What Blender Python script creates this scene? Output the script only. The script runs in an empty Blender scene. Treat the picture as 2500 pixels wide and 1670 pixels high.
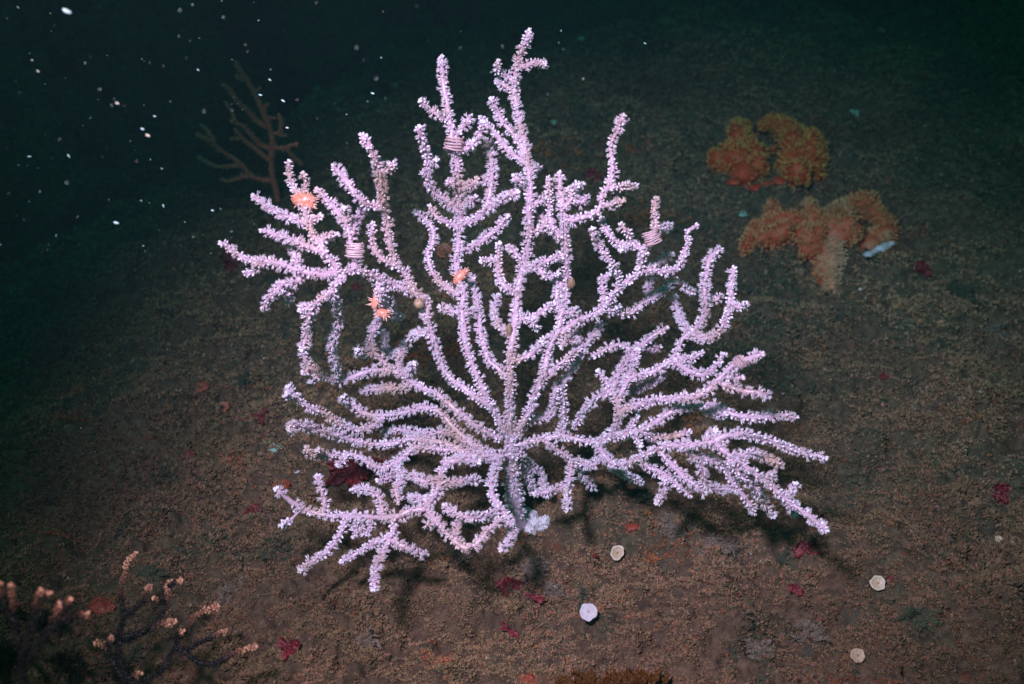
import bpy, math, random
import numpy as np
from mathutils import Vector, Matrix

rnd = random.Random(7)
rng = np.random.default_rng(7)
SC = bpy.context.scene
COL = SC.collection

# ------------------------------------------------------------------ camera
CAM_H, PITCH, LENS = 0.545, math.radians(35.0), 43.0
cam_data = bpy.data.cameras.new("camera")
cam = bpy.data.objects.new("camera", cam_data)
COL.objects.link(cam)
cam.location = (0, 0, CAM_H)
cam.rotation_euler = (math.pi / 2 - PITCH, 0, 0)
cam_data.lens = LENS
cam_data.sensor_width = 36
cam_data.clip_start = 0.01
cam_data.clip_end = 60
cam_data.dof.use_dof = True
cam_data.dof.focus_distance = 0.735
cam_data.dof.aperture_fstop = 11
SC.camera = cam

# ------------------------------------------------------------------ dim daylight from the surface
SUN_EL, SUN_ROT = math.radians(50), math.radians(200)
world = bpy.data.worlds.new("World")
SC.world = world
world.use_nodes = True
wn, wl = world.node_tree.nodes, world.node_tree.links
bg = wn["Background"]
sky = wn.new("ShaderNodeTexSky")
sky.sky_type = 'NISHITA'
sky.sun_disc = False
sky.sun_elevation = SUN_EL
sky.sun_rotation = SUN_ROT
tint = wn.new("ShaderNodeMix")
tint.data_type = 'RGBA'
tint.blend_type = 'MULTIPLY'
tint.inputs[0].default_value = 1.0
tint.inputs[7].default_value = (0.10, 0.95, 0.36, 1)      # what metres of green water let through
wl.new(sky.outputs[0], tint.inputs[6])
around = wn.new("ShaderNodeMix")              # the water scatters that light in from every side
around.data_type = 'RGBA'
around.inputs[0].default_value = 0.6
around.inputs[7].default_value = (0.02, 1.00, 0.95, 1)
wl.new(tint.outputs[2], around.inputs[6])
wl.new(around.outputs[2], bg.inputs[0])
bg.inputs[1].default_value = 0.10

# ------------------------------------------------------------------ the diver's torch that lights the photograph
def torch(loc, target, power, color, angle, blend, size):
    ld = bpy.data.lights.new("dive_torch", 'SPOT')
    ld.energy = power
    ld.color = color
    ld.spot_size = math.radians(angle)
    ld.spot_blend = blend
    ld.shadow_soft_size = size
    o = bpy.data.objects.new("dive_torch", ld)
    COL.objects.link(o)
    o.location = loc
    o.rotation_euler = (Vector(target) - Vector(loc)).to_track_quat('-Z', 'Y').to_euler()
    return o
torch((-0.17, 0.08, CAM_H + 0.26), (0.05, 0.60, 0.09), 114, (1.0, 0.315, 0.480), 51, 1.0, 0.045)

SC.view_settings.view_transform = 'Standard'
SC.view_settings.look = 'None'
SC.view_settings.exposure = 0
SC.view_settings.gamma = 1
SC.render.engine = 'CYCLES'
SC.cycles.use_denoising = True
SC.cycles.max_bounces = 5
SC.cycles.volume_bounces = 0
SC.cycles.volume_step_rate = 4

# ------------------------------------------------------------------ helpers
CAM = np.array([0, 0, CAM_H])
FWD = np.array([0, math.cos(PITCH), -math.sin(PITCH)])
UPV = np.array([0, math.sin(PITCH), math.cos(PITCH)])
RGT = np.array([1.0, 0, 0])
PXM = 36.0 / LENS / 2500.0            # metres per photo pixel at one metre

def P(px, py, d):
    return CAM + d * (FWD + RGT * (px - 1250) * PXM - UPV * (py - 835) * PXM)

def rnd2(ix, iy, seed):
    n = (ix.astype(np.int64) * 374761393 + iy.astype(np.int64) * 668265263 + seed * 974711) & 0xffffffff
    n = ((n ^ (n >> 13)) * 1274126177) & 0xffffffff
    n = (n ^ (n >> 16)) & 0xffffff
    return n / float(0xffffff)

def vnoise(x, y, seed=0):
    ix, iy = np.floor(x), np.floor(y)
    fx, fy = x - ix, y - iy
    fx = fx * fx * (3 - 2 * fx); fy = fy * fy * (3 - 2 * fy)
    a, b = rnd2(ix, iy, seed), rnd2(ix + 1, iy, seed)
    c, d = rnd2(ix, iy + 1, seed), rnd2(ix + 1, iy + 1, seed)
    return (a + (b - a) * fx) * (1 - fy) + (c + (d - c) * fx) * fy - 0.5

def fbm(x, y, seed, octs=3):
    s, a = 0, 1.0
    for i in range(octs):
        s = s + a * vnoise(x * 2 ** i + 13.7 * i, y * 2 ** i - 7.3 * i, seed + i)
        a *= 0.5
    return s

def sstep(a, b, x):
    t = np.clip((x - a) / (b - a), 0, 1)
    return t * t * (3 - 2 * t)

def flat_hit(px, py):
    r = P(px, py, 1.0) - CAM
    t = -CAM_H / r[2]
    return (CAM + r * t)[:2]

# ledge of the near boulder: beyond this line the rock drops into a gully
EDGE = np.array([flat_hit(*q) for q in ((-900, 900), (-250, 640), (150, 505), (430, 400), (640, 292), (880, 205), (1060, 130), (1170, 78), (1290, 20), (1420, -60), (1700, -190))])

def edge_dist(x, y):
    best = np.full(np.shape(x), 1e9); sign = np.ones(np.shape(x))
    for i in range(len(EDGE) - 1):
        a, b = EDGE[i], EDGE[i + 1]
        ab = b - a; L2 = ab @ ab
        t = np.clip(((x - a[0]) * ab[0] + (y - a[1]) * ab[1]) / L2, 0, 1)
        dx, dy = x - a[0] - t * ab[0], y - a[1] - t * ab[1]
        d = np.hypot(dx, dy)
        cr = ab[0] * (y - a[1]) - ab[1] * (x - a[0])
        m = d < best
        best = np.where(m, d, best); sign = np.where(m, np.sign(cr), sign)
    return best * sign            # positive beyond the ledge

HOLE = flat_hit(1370, -10)          # dark hollow in the rock at the top of the view
def HB(x, y):
    """broad relief of the seabed"""
    x = np.asarray(x, float); y = np.asarray(y, float)
    z = 0.050 * fbm(x * 2.4 + 3.1, y * 2.4, 11, 2) + 0.022 * fbm(x * 9, y * 9, 21, 3)
    z = z * sstep(0.0, 0.12, np.hypot(x - 0.01, y - 0.57) + 0.02)
    e = edge_dist(x, y) + 0.10 * fbm(x * 5, y * 5, 31, 3)
    drop = sstep(0.0, 0.16, e)
    z = z - 0.17 * drop - 0.012 * sstep(-0.10, 0.0, e)
    z = z + drop * (0.42 * sstep(0.10, 0.95, e) + 0.16 * fbm(x * 3.3, y * 3.3, 41, 3) * sstep(0.05, .4, e) + 0.07 * fbm(x * 10, y * 10, 43, 3) * sstep(0.02, .2, e))
    z = z - 0.32 * np.exp(-(((x - HOLE[0]) / 0.09) ** 2 + ((y - HOLE[1]) / 0.08) ** 2))
    z = z + 0.5 * sstep(1.9, 4.5, y)
    return z

def H(x, y):
    x = np.asarray(x, float); y = np.asarray(y, float)
    z = HB(x, y)
    z = z + 0.0120 * fbm(x * 34, y * 34, 51, 2) + 0.014 * vnoise(x * 15, y * 15, 55) + 0.011 * sstep(0.18, 0.42, vnoise(x * 24, y * 24, 57))
    c = fbm(x * 105, y * 105, 61, 2)
    z = z + 0.0062 * c
    z = z - 0.0075 * sstep(0.18, 0.42, vnoise(x * 150, y * 150, 71)) * sstep(-0.15, 0.1, vnoise(x * 20, y * 20, 73) + 0.1)
    z = z + 0.0030 * vnoise(x * 330, y * 330, 81) + 0.0016 * vnoise(x * 620, y * 620, 91)
    return z

def hit(px, py):
    """point of the seabed seen at a photo pixel, with its depth"""
    r = P(px, py, 1.0) - CAM
    t = np.linspace(0.3, 4.0, 1500)
    q = CAM + t[:, None] * r
    f = q[:, 2] - H(q[:, 0], q[:, 1])
    i = np.argmax(f < 0)
    if f[i] >= 0: i = len(t) - 1
    d = t[max(i - 1, 0)] + (t[i] - t[max(i - 1, 0)]) * 0.5
    return CAM + d * r, d

def gdepth(px, py):
    return hit(px, py)[1]

def new_mesh(name, V, F, tone=None, smooth=True):
    V = np.asarray(V, np.float32); F = np.asarray(F, np.int32)
    me = bpy.data.meshes.new(name)
    me.vertices.add(len(V)); me.vertices.foreach_set("co", V.ravel())
    k = F.shape[1]
    me.loops.add(F.size); me.loops.foreach_set("vertex_index", F.ravel())
    me.polygons.add(len(F))
    me.polygons.foreach_set("loop_start", np.arange(0, F.size, k, dtype=np.int32))
    me.polygons.foreach_set("loop_total", np.full(len(F), k, np.int32))
    me.polygons.foreach_set("use_smooth", np.full(len(F), smooth, bool))
    if tone is not None:
        tone = np.asarray(tone, np.float32)
        if tone.ndim == 1:
            at = me.attributes.new("tone", 'FLOAT', 'POINT')
            at.data.foreach_set("value", tone)
        else:
            at = me.attributes.new("tint", 'FLOAT_COLOR', 'POINT')
            c4 = np.ones((len(V), 4), np.float32); c4[:, :3] = tone
            at.data.foreach_set("color", c4.ravel())
    me.update(calc_edges=True)
    return me

def obj(name, me, mat, parent=None, loc=(0, 0, 0)):
    o = bpy.data.objects.new(name, me)
    if mat and not me.materials: me.materials.append(mat)
    o.location = loc
    if parent is not None: o.parent = parent
    COL.objects.link(o)
    return o

def thing(name, label, cat, loc, group=None):
    o = bpy.data.objects.new(name, None)
    o.empty_display_size = 0.02
    o.location = loc
    COL.objects.link(o)
    return tag(o, label, cat, group)

def tag(o, label, cat, group=None):
    o["label"] = label; o["category"] = cat
    if group: o["group"] = group
    return o

class Acc:
    def __init__(s): s.V, s.F, s.T, s.n = [], [], [], 0
    def add(s, V, F, T):
        V = np.asarray(V, float)
        s.V.append(V); s.F.append(np.asarray(F, int) + s.n); s.n += len(V)
        T = np.asarray(T, float)
        s.T.append(np.full(len(V), float(T)) if T.ndim == 0 else T)
    def mesh(s, name, origin=(0, 0, 0), smooth=True):
        return new_mesh(name, np.concatenate(s.V) - np.asarray(origin), np.concatenate(s.F), np.concatenate(s.T), smooth)

# ------------------------------------------------------------------ materials
def mat_new(name):
    m = bpy.data.materials.new(name); m.use_nodes = True
    return m, m.node_tree.nodes, m.node_tree.links, m.node_tree.nodes["Principled BSDF"]

def mat_tone(name, c0, c1, rough=0.55, sss=0.0, nscale=400, namount=0.25, spec=0.5, c2=None, drift=None):
    """two tones along the mesh's own 'tone' value, broken up with noise"""
    m, n, l, p = mat_new(name)
    at = n.new("ShaderNodeAttribute"); at.attribute_name = "tone"
    tc = n.new("ShaderNodeTexCoord")
    nz = n.new("ShaderNodeTexNoise"); nz.inputs["Scale"].default_value = nscale; nz.inputs["Detail"].default_value = 3
    l.new(tc.outputs["Object"], nz.inputs["Vector"])
    ma = n.new("ShaderNodeMath"); ma.operation = 'MULTIPLY_ADD'
    sub = n.new("ShaderNodeMath"); sub.operation = 'SUBTRACT'; sub.inputs[1].default_value = 0.5
    l.new(nz.outputs[0], sub.inputs[0])
    l.new(sub.outputs[0], ma.inputs[0]); ma.inputs[1].default_value = namount * 4
    l.new(at.outputs["Fac"], ma.inputs[2])
    cr = n.new("ShaderNodeValToRGB")
    cr.color_ramp.elements[0].color = (*c0, 1); cr.color_ramp.elements[1].color = (*c1, 1)
    if c2:
        e = cr.color_ramp.elements.new(0.5); e.color = (*c2, 1)
    l.new(ma.outputs[0], cr.inputs[0])
    if drift:
        nb = n.new("ShaderNodeTexNoise"); nb.inputs["Scale"].default_value = drift[0]; nb.inputs["Detail"].default_value = 4
        l.new(tc.outputs["Object"], nb.inputs["Vector"])
        rb = n.new("ShaderNodeMapRange"); rb.inputs[1].default_value = 0.50; rb.inputs[2].default_value = 0.72; rb.inputs[4].default_value = drift[2]
        l.new(nb.outputs[0], rb.inputs[0])
        mx = n.new("ShaderNodeMix"); mx.data_type = 'RGBA'; mx.inputs[7].default_value = (*drift[1], 1)
        l.new(rb.outputs[0], mx.inputs[0]); l.new(cr.outputs[0], mx.inputs[6]); l.new(mx.outputs[2], p.inputs["Base Color"])
    else:
        l.new(cr.outputs[0], p.inputs["Base Color"])
    p.inputs["Roughness"].default_value = rough
    p.inputs["Specular IOR Level"].default_value = spec
    if sss:
        p.inputs["Subsurface Weight"].default_value = sss
        p.inputs["Subsurface Radius"].default_value = (1.0, 0.6, 0.6)
        p.inputs["Subsurface Scale"].default_value = 0.0012
    return m

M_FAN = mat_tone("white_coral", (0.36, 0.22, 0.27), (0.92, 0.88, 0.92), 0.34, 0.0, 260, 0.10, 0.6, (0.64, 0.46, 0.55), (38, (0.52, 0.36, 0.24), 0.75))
M_REDFAN = mat_tone("dull_red_coral", (0.78, 0.11, 0.06), (0.85, 0.28, 0.18), 0.7, 0, 300, 0.3)
M_PINKFAN = mat_tone("pink_coral_shaded_stem", (0.008, 0.008, 0.006), (0.88, 0.46, 0.26), 0.5, 0, 300, 0.06, 0.5, (0.30, 0.13, 0.07))  # near-black end paints shade onto the stems, only the tips are pink
M_SOFT = mat_tone("orange_soft_coral", (0.50, 0.034, 0.010), (0.82, 0.42, 0.10), 0.6, 0, 180, 0.20, 0.4, (0.48, 0.11, 0.022))
M_SOFTP = mat_tone("pale_soft_coral", (0.48, 0.050, 0.020), (0.80, 0.38, 0.14), 0.6, 0, 100, 0.2, 0.4, (0.46, 0.13, 0.045), (26, (0.50, 0.34, 0.16), 0.7))
M_SOFTY = mat_tone("yellow_white_soft_coral", (0.46, 0.15, 0.07), (0.75, 0.50, 0.30), 0.6, 0, 30, 0.3, 0.4, (0.58, 0.28, 0.14))
M_ANEM = mat_tone("orange_anemone", (0.68, 0.21, 0.10), (0.92, 0.60, 0.48), 0.35, 0.0, 300, 0.25, 0.6)
M_EGG = mat_tone("egg_ribbon", (0.55, 0.36, 0.36), (0.80, 0.62, 0.62), 0.35, 0.0, 300, 0.2)
M_ALGA = mat_tone("red_alga", (0.07, 0.005, 0.008), (0.20, 0.014, 0.016), 0.6, 0, 60, 0.3)
M_BROWN = mat_tone("brown_alga", (0.05, 0.017, 0.004), (0.15, 0.055, 0.009), 0.45, 0, 60, 0.3)
M_SPONGE = mat_tone("pale_sponge", (0.38, 0.32, 0.32), (0.74, 0.70, 0.70), 0.6, 0, 200, 0.3)
M_CREAM = mat_tone("cream_cup", (0.36, 0.17, 0.06), (0.62, 0.54, 0.38), 0.4, 0, 120, 0.12)
M_ORANGE = mat_tone("orange_cup", (0.26, 0.045, 0.022), (0.44, 0.15, 0.06), 0.5, 0, 120, 0.2)
M_MINT = mat_tone("mint_sponge", (0.16, 0.30, 0.22), (0.35, 0.52, 0.42), 0.6, 0, 200, 0.3)
M_HYD = mat_tone("hydroid_brown", (0.15, 0.115, 0.075), (0.27, 0.20, 0.14), 0.7, 0, 200, 0.2)
M_HYDG = mat_tone("hydroid_green", (0.025, 0.035, 0.018), (0.085, 0.095, 0.045), 0.7, 0, 200, 0.2)
M_SNOW = mat_tone("drifting_particle", (0.42, 0.80, 0.62), (0.60, 0.95, 0.90), 0.4, 0, 900, 0.3)
M_OCHRE = mat_tone("ochre_growth", (0.24, 0.14, 0.07), (0.46, 0.33, 0.20), 0.5, 0, 300, 0.3)

def mat_ground():
    m, n, l, p = mat_new("seabed_turf")
    tc = n.new("ShaderNodeTexCoord")
    def noise(scale, detail, rough=0.6):
        z = n.new("ShaderNodeTexNoise")
        z.inputs["Scale"].default_value = scale; z.inputs["Detail"].default_value = detail; z.inputs["Roughness"].default_value = rough
        l.new(tc.outputs["Object"], z.inputs["Vector"]); return z
    def ramp(src, stops):
        r = n.new("ShaderNodeValToRGB"); cr = r.color_ramp
        while len(cr.elements) < len(stops): cr.elements.new(0.5)
        for e, (pos, c) in zip(cr.elements, stops):
            e.position = pos; e.color = (*c, 1)
        l.new(src, r.inputs[0]); return r
    def mix(fac, a, b, mode='MIX'):
        x = n.new("ShaderNodeMix"); x.data_type = 'RGBA'; x.blend_type = mode
        if isinstance(fac, float): x.inputs[0].default_value = fac
        else: l.new(fac, x.inputs[0])
        l.new(a, x.inputs[6]); l.new(b, x.inputs[7]); return x.outputs[2]
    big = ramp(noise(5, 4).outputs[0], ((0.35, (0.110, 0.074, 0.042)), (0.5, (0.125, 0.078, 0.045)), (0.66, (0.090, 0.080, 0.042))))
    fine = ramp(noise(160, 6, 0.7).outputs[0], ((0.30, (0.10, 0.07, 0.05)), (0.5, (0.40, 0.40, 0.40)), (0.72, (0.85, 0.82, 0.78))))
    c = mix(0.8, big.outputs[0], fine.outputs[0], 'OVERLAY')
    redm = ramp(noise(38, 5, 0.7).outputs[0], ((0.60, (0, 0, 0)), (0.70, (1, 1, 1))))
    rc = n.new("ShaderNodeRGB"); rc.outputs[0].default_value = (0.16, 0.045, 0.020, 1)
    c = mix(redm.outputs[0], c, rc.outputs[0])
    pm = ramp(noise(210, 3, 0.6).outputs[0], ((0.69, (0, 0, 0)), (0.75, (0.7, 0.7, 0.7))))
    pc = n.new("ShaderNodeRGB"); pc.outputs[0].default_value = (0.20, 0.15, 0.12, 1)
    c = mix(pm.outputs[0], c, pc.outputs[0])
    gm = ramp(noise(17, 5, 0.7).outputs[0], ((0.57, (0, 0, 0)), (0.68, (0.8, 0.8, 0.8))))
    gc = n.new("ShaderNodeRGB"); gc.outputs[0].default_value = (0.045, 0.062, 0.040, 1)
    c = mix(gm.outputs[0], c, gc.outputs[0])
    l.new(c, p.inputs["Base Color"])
    p.inputs["Roughness"].default_value = 0.85
    p.inputs["Specular IOR Level"].default_value = 0.2
    b = n.new("ShaderNodeBump"); b.inputs["Strength"].default_value = 0.8; b.inputs["Distance"].default_value = 0.002
    l.new(noise(520, 4, 0.7).outputs[0], b.inputs["Height"]); l.new(b.outputs[0], p.inputs["Normal"])
    return m
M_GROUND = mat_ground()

def mat_turf():
    m, n, l, p = mat_new("turf_fuzz")
    at = n.new("ShaderNodeAttribute"); at.attribute_name = "tint"
    l.new(at.outputs["Color"], p.inputs["Base Color"])
    p.inputs["Roughness"].default_value = 0.8; p.inputs["Specular IOR Level"].default_value = 0.2
    return m
M_TURF = mat_turf()

# ------------------------------------------------------------------ seabed: one sheet from under the camera out into the dark
def build_seabed():
    ys = [0.16]
    while ys[-1] < 9.0:
        ys.append(ys[-1] + max(0.0016, 0.0024 * ys[-1] ** 1.3) * (1 if 0.36 < ys[-1] < 2.4 else 4))
    ys = np.array(ys); nu = 900
    u = np.linspace(-1, 1, nu)
    u = np.sign(u) * (np.abs(u) * 0.62 + 0.38 * np.abs(u) ** 5)
    half = 0.36 + 0.60 * ys
    X = u[None, :] * half[:, None] * 1.6
    Y = np.repeat(ys[:, None], nu, 1)
    Z = H(X, Y)
    V = np.stack([X, Y, Z], -1).reshape(-1, 3)
    i = np.arange(len(ys) - 1)[:, None] * nu + np.arange(nu - 1)[None, :]
    F = np.stack([i, i + 1, i + nu + 1, i + nu], -1).reshape(-1, 4)
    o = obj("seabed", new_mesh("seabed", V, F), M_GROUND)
    o["kind"] = "structure"
build_seabed()

# fuzzy turf of tiny fronds covering the rock
def build_turf(n=600000):
    d = rng.random(n)
    y = 0.38 * (2.5 / 0.38) ** d
    x = (rng.random(n) * 2 - 1) * (0.10 + 0.50 * y)
    clump = fbm(x * 14, y * 14, 101, 2)
    pf = np.clip(0.85 / np.hypot(y, CAM_H), .3, 1.1)
    pit = vnoise(x * 230, y * 230, 131) + 0.7 * vnoise(x * 95, y * 95, 133)
    keep = (rng.random(len(x)) < 0.75 + 1.0 * sstep(-0.2, 0.4, clump)) & (pit < 0.24)
    x, y, clump, pit = x[keep], y[keep], clump[keep], pit[keep]
    z = H(x, y)
    n = len(x)
    far = np.clip(np.hypot(y, CAM_H) / 0.8, 0.8, 2.0)
    tall = 0.54 * (0.0011 + 0.0017 * rng.random(n) ** 1.5 * (0.7 + sstep(-.1, .5, clump)) + 0.0014 * sstep(0.24, -0.3, pit)) * far
    base = np.stack([x, y, z + tall * 0.35 * sstep(0.24, -0.2, pit)], 1)
    pal = np.array([(0.235, 0.165, 0.100), (0.200, 0.160, 0.085), (0.270, 0.165, 0.100), (0.170, 0.140, 0.075), (0.32, 0.110, 0.045), (0.070, 0.095, 0.060), (0.30, 0.27, 0.20), (0.26, 0.150, 0.125)])
    pal = pal * np.array([1.14, 0.95, 0.82])
    pick = rng.choice(len(pal), n, p=(0.31, 0.26, 0.16, 0.10, 0.025, 0.05, 0.015, 0.08))
    hue = fbm(x * 9, y * 9, 141, 2)
    pick = np.where((hue > 0.25) & (rng.random(n) < .5), 1, pick)
    green = fbm(x * 13 + 5, y * 13, 161, 3) + 0.35 * sstep(0.1, 0.5, x) - 0.1 * sstep(0.1, -0.3, x)
    pick = np.where(rng.random(n) < 0.8 * sstep(0.20, 0.42, green), 5, pick)
    pick = np.where((fbm(x * 22, y * 22, 151, 2) > 0.42) & (rng.random(n) < .45), 4, pick)
    bri = 0.86 * (0.90 + 0.22 * rng.random((n, 1))) * np.clip(1 + 0.75 * fbm(x * 8, y * 8, 171, 3), .45, 1.6)[:, None]
    Vs, Fs, Ts, off = [], [], [], 0
    for k in range(4):
        a = rng.random(n) * 6.283; el = rng.random(n) * 1.15
        dv = np.stack([np.cos(a) * np.cos(el), np.sin(a) * np.cos(el), np.sin(el)], 1)
        sd = np.stack([-np.sin(a), np.cos(a), (rng.random(n) - .5)], 1)
        h = (tall * (0.6 + 0.8 * rng.random(n)))[:, None]
        w = h * (0.22 + 0.25 * rng.random(n))[:, None]
        if k == 3:                       # one longer hair-thin frond in each tuft
            w = h * 0.10; h = h * (1.2 + 1.6 * rng.random(n))[:, None]
        p0 = base
        p1 = p0 + dv * h * 0.6
        p2 = p0 + dv * h + np.array([0, 0, 1]) * h * 0.15
        V = np.stack([p0, p1 + sd * w, p2, p1 - sd * w], 1).reshape(-1, 3)
        i = np.arange(n)[:, None] * 4
        F = np.concatenate([i + np.array([[0, 1, 2]]), i + np.array([[0, 2, 3]])])
        c = pal[pick] * bri * (0.88 + 0.24 * rng.random((n, 1)))
        Vs.append(V); Fs.append(F + off); Ts.append(np.repeat(c, 4, 0)); off += len(V)
    o = obj("turf", new_mesh("turf", np.concatenate(Vs), np.concatenate(Fs), np.concatenate(Ts), False), M_TURF)
    o["kind"] = "stuff"
    o["label"] = "short brown fuzzy turf growing over the seabed rock"
build_turf()

# ------------------------------------------------------------------ coral building
def proto_bud(seed, fat=1.0, rough=0.0):
    r = random.Random(seed)
    k = 6
    prof = [(0.0, 0.66), (0.42, 0.78 * fat), (0.90, 0.92 * fat), (1.40, 0.58 * fat)]
    V, F = [], []
    for h, rr in prof:
        for j in range(k):
            a = 6.2832 * j / k + h
            q = rr * (1 + rough * r.uniform(-1, 1))
            V.append((q * math.cos(a), q * math.sin(a), h * (1 + 0.1 * r.uniform(-1, 1))))
    V.append((0, 0, 1.85))
    for i in range(3):
        for j in range(k):
            a, b = i * k + j, i * k + (j + 1) % k
            F += [(a, b, b + k), (a, b + k, a + k)]
    for j in range(k):
        F.append((3 * k + j, 3 * k + (j + 1) % k, 4 * k))
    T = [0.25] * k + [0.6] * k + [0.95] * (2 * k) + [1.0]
    return np.array(V), np.array(F), np.array(T)

def proto_open(seed, spread=0.9, nt=8, length=1.5):
    r = random.Random(seed)
    k = 5
    V, F = [], []
    for h, rr in ((0, 0.55), (0.6, 0.62), (1.1, 0.85)):
        for j in range(k):
            a = 6.2832 * j / k
            V.append((rr * math.cos(a), rr * math.sin(a), h))
    V.append((0, 0, 1.15))
    for i in range(2):
        for j in range(k):
            a, b = i * k + j, i * k + (j + 1) % k
            F += [(a, b, b + k), (a, b + k, a + k)]
    for j in range(k):
        F.append((2 * k + j, 2 * k + (j + 1) % k, 3 * k))
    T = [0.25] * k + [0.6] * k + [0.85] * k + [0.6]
    for t in range(nt):
        a = 6.2832 * t / nt + r.uniform(-.2, .2)
        el = spread * r.uniform(0.5, 1.2)
        L = length * r.uniform(0.75, 1.15)
        c = np.array([0.62 * math.cos(a), 0.62 * math.sin(a), 0.95])
        d = np.array([math.cos(a) * math.sin(el), math.sin(a) * math.sin(el), math.cos(el)])
        s = np.array([-math.sin(a), math.cos(a), 0]); u = np.cross(d, s)
        b0 = len(V)
        w = 0.30
        for q in (c + s * w, c - s * w * 0.5 + u * w * 0.8, c - s * w * 0.5 - u * w * 0.8):
            V.append(tuple(q))
        m = c + d * L * 0.6
        for q in (m + s * w * .8, m - s * w * 0.4 + u * w * .65, m - s * w * 0.4 - u * w * .65):
            V.append(tuple(q))
        V.append(tuple(c + d * L + np.array([0, 0, 0.12])))
        for j in range(3):
            p, q = b0 + j, b0 + (j + 1) % 3
            F += [(p, q, q + 3), (p, q + 3, p + 3), (p + 3, q + 3, b0 + 6)]
        T += [0.75] * 3 + [0.95] * 3 + [1.0]
    return np.array(V), np.array(F), np.array(T)

BUDS = [proto_bud(i, f, 0.12) for i, f in enumerate((1.0, 0.9, 1.1))]
OPENS = [proto_open(10 + i, s, 7, ln) for i, (s, ln) in enumerate(((0.75, 1.5), (0.5, 1.8), (1.0, 1.2)))]

def stamp(acc, proto, pos, nrm, scale, height, tonek):
    """copies of one polyp shape, each turned to its own direction"""
    n = len(pos)
    if n == 0: return
    V, F, T = proto
    ref = rng.normal(size=(n, 3))
    t = np.cross(nrm, ref); t /= np.linalg.norm(t, axis=1, keepdims=True) + 1e-9
    b = np.cross(nrm, t)
    W = (pos[:, None, :] + V[None, :, 0:1] * (t * scale[:, None])[:, None, :] + V[None, :, 1:2] * (b * scale[:, None])[:, None, :]
         + V[None, :, 2:3] * (nrm * height[:, None])[:, None, :])
    FF = F[None] + (np.arange(n) * len(V))[:, None, None]
    TT = np.clip(T[None, :] * tonek[:, None], 0, 1)
    acc.add(W.reshape(-1, 3), FF.reshape(-1, 3), TT.reshape(-1))

def resample(pts, step):
    """Catmull-Rom through the traced points, evenly spaced"""
    p = np.asarray(pts, float)
    if len(p) == 2: p = np.array([p[0], (p[0] + p[1]) / 2, p[1]])
    q = np.vstack([2 * p[0] - p[1], p, 2 * p[-1] - p[-2]])
    out = []
    for i in range(1, len(q) - 2):
        a, b, c, d = q[i - 1], q[i], q[i + 1], q[i + 2]
        for t in np.linspace(0, 1, 12, endpoint=False):
            out.append(0.5 * ((2 * b) + (c - a) * t + (2 * a - 5 * b + 4 * c - d) * t * t + (3 * b - a - 3 * c + d) * t ** 3))
    out.append(q[-2])
    out = np.array(out)
    L = np.concatenate([[0], np.cumsum(np.linalg.norm(np.diff(out[:, :2], axis=0), axis=1))])
    n = max(3, int(L[-1] / step) + 1)
    s = np.linspace(0, L[-1], n)
    return np.stack([np.interp(s, L, out[:, k]) for k in range(out.shape[1])], 1)

def frames(c):
    t = np.gradient(c, axis=0); t /= np.linalg.norm(t, axis=1, keepdims=True) + 1e-12
    ref = -FWD
    a = np.cross(t, ref); a /= np.linalg.norm(a, axis=1, keepdims=True) + 1e-9
    b = np.cross(t, a)
    return t, a, b

def tube(acc, c, r, sides=8, tone=0.3, cap=True):
    t, a, b = frames(c)
    n = len(c)
    r = np.asarray(r, float)
    if r.ndim == 0: r = np.full(n, float(r))
    th = np.arange(sides) * 6.28318 / sides
    ring = c[:, None, :] + r[:, None, None] * (np.cos(th)[None, :, None] * a[:, None, :] + np.sin(th)[None, :, None] * b[:, None, :])
    V = ring.reshape(-1, 3)
    i = np.arange(n - 1)[:, None] * sides + np.arange(sides)[None, :]
    j = np.arange(n - 1)[:, None] * sides + (np.arange(sides)[None, :] + 1) % sides
    F = np.concatenate([np.stack([i, j, j + sides], -1).reshape(-1, 3), np.stack([i, j + sides, i + sides], -1).reshape(-1, 3)])
    T = np.repeat(np.full(n, tone) if np.ndim(tone) == 0 else tone, sides)
    if cap:
        V = np.vstack([V, c[-1] + t[-1] * r[-1] * 0.7, c[0] - t[0] * r[0] * 0.7])
        e = (n - 1) * sides; k = n * sides
        F = np.vstack([F, [(e + q, e + (q + 1) % sides, k) for q in range(sides)], [((q + 1) % sides, q, k + 1) for q in range(sides)]])
        T = np.concatenate([T, [T[-1], T[0]]])
    acc.add(V, F, T)

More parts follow.
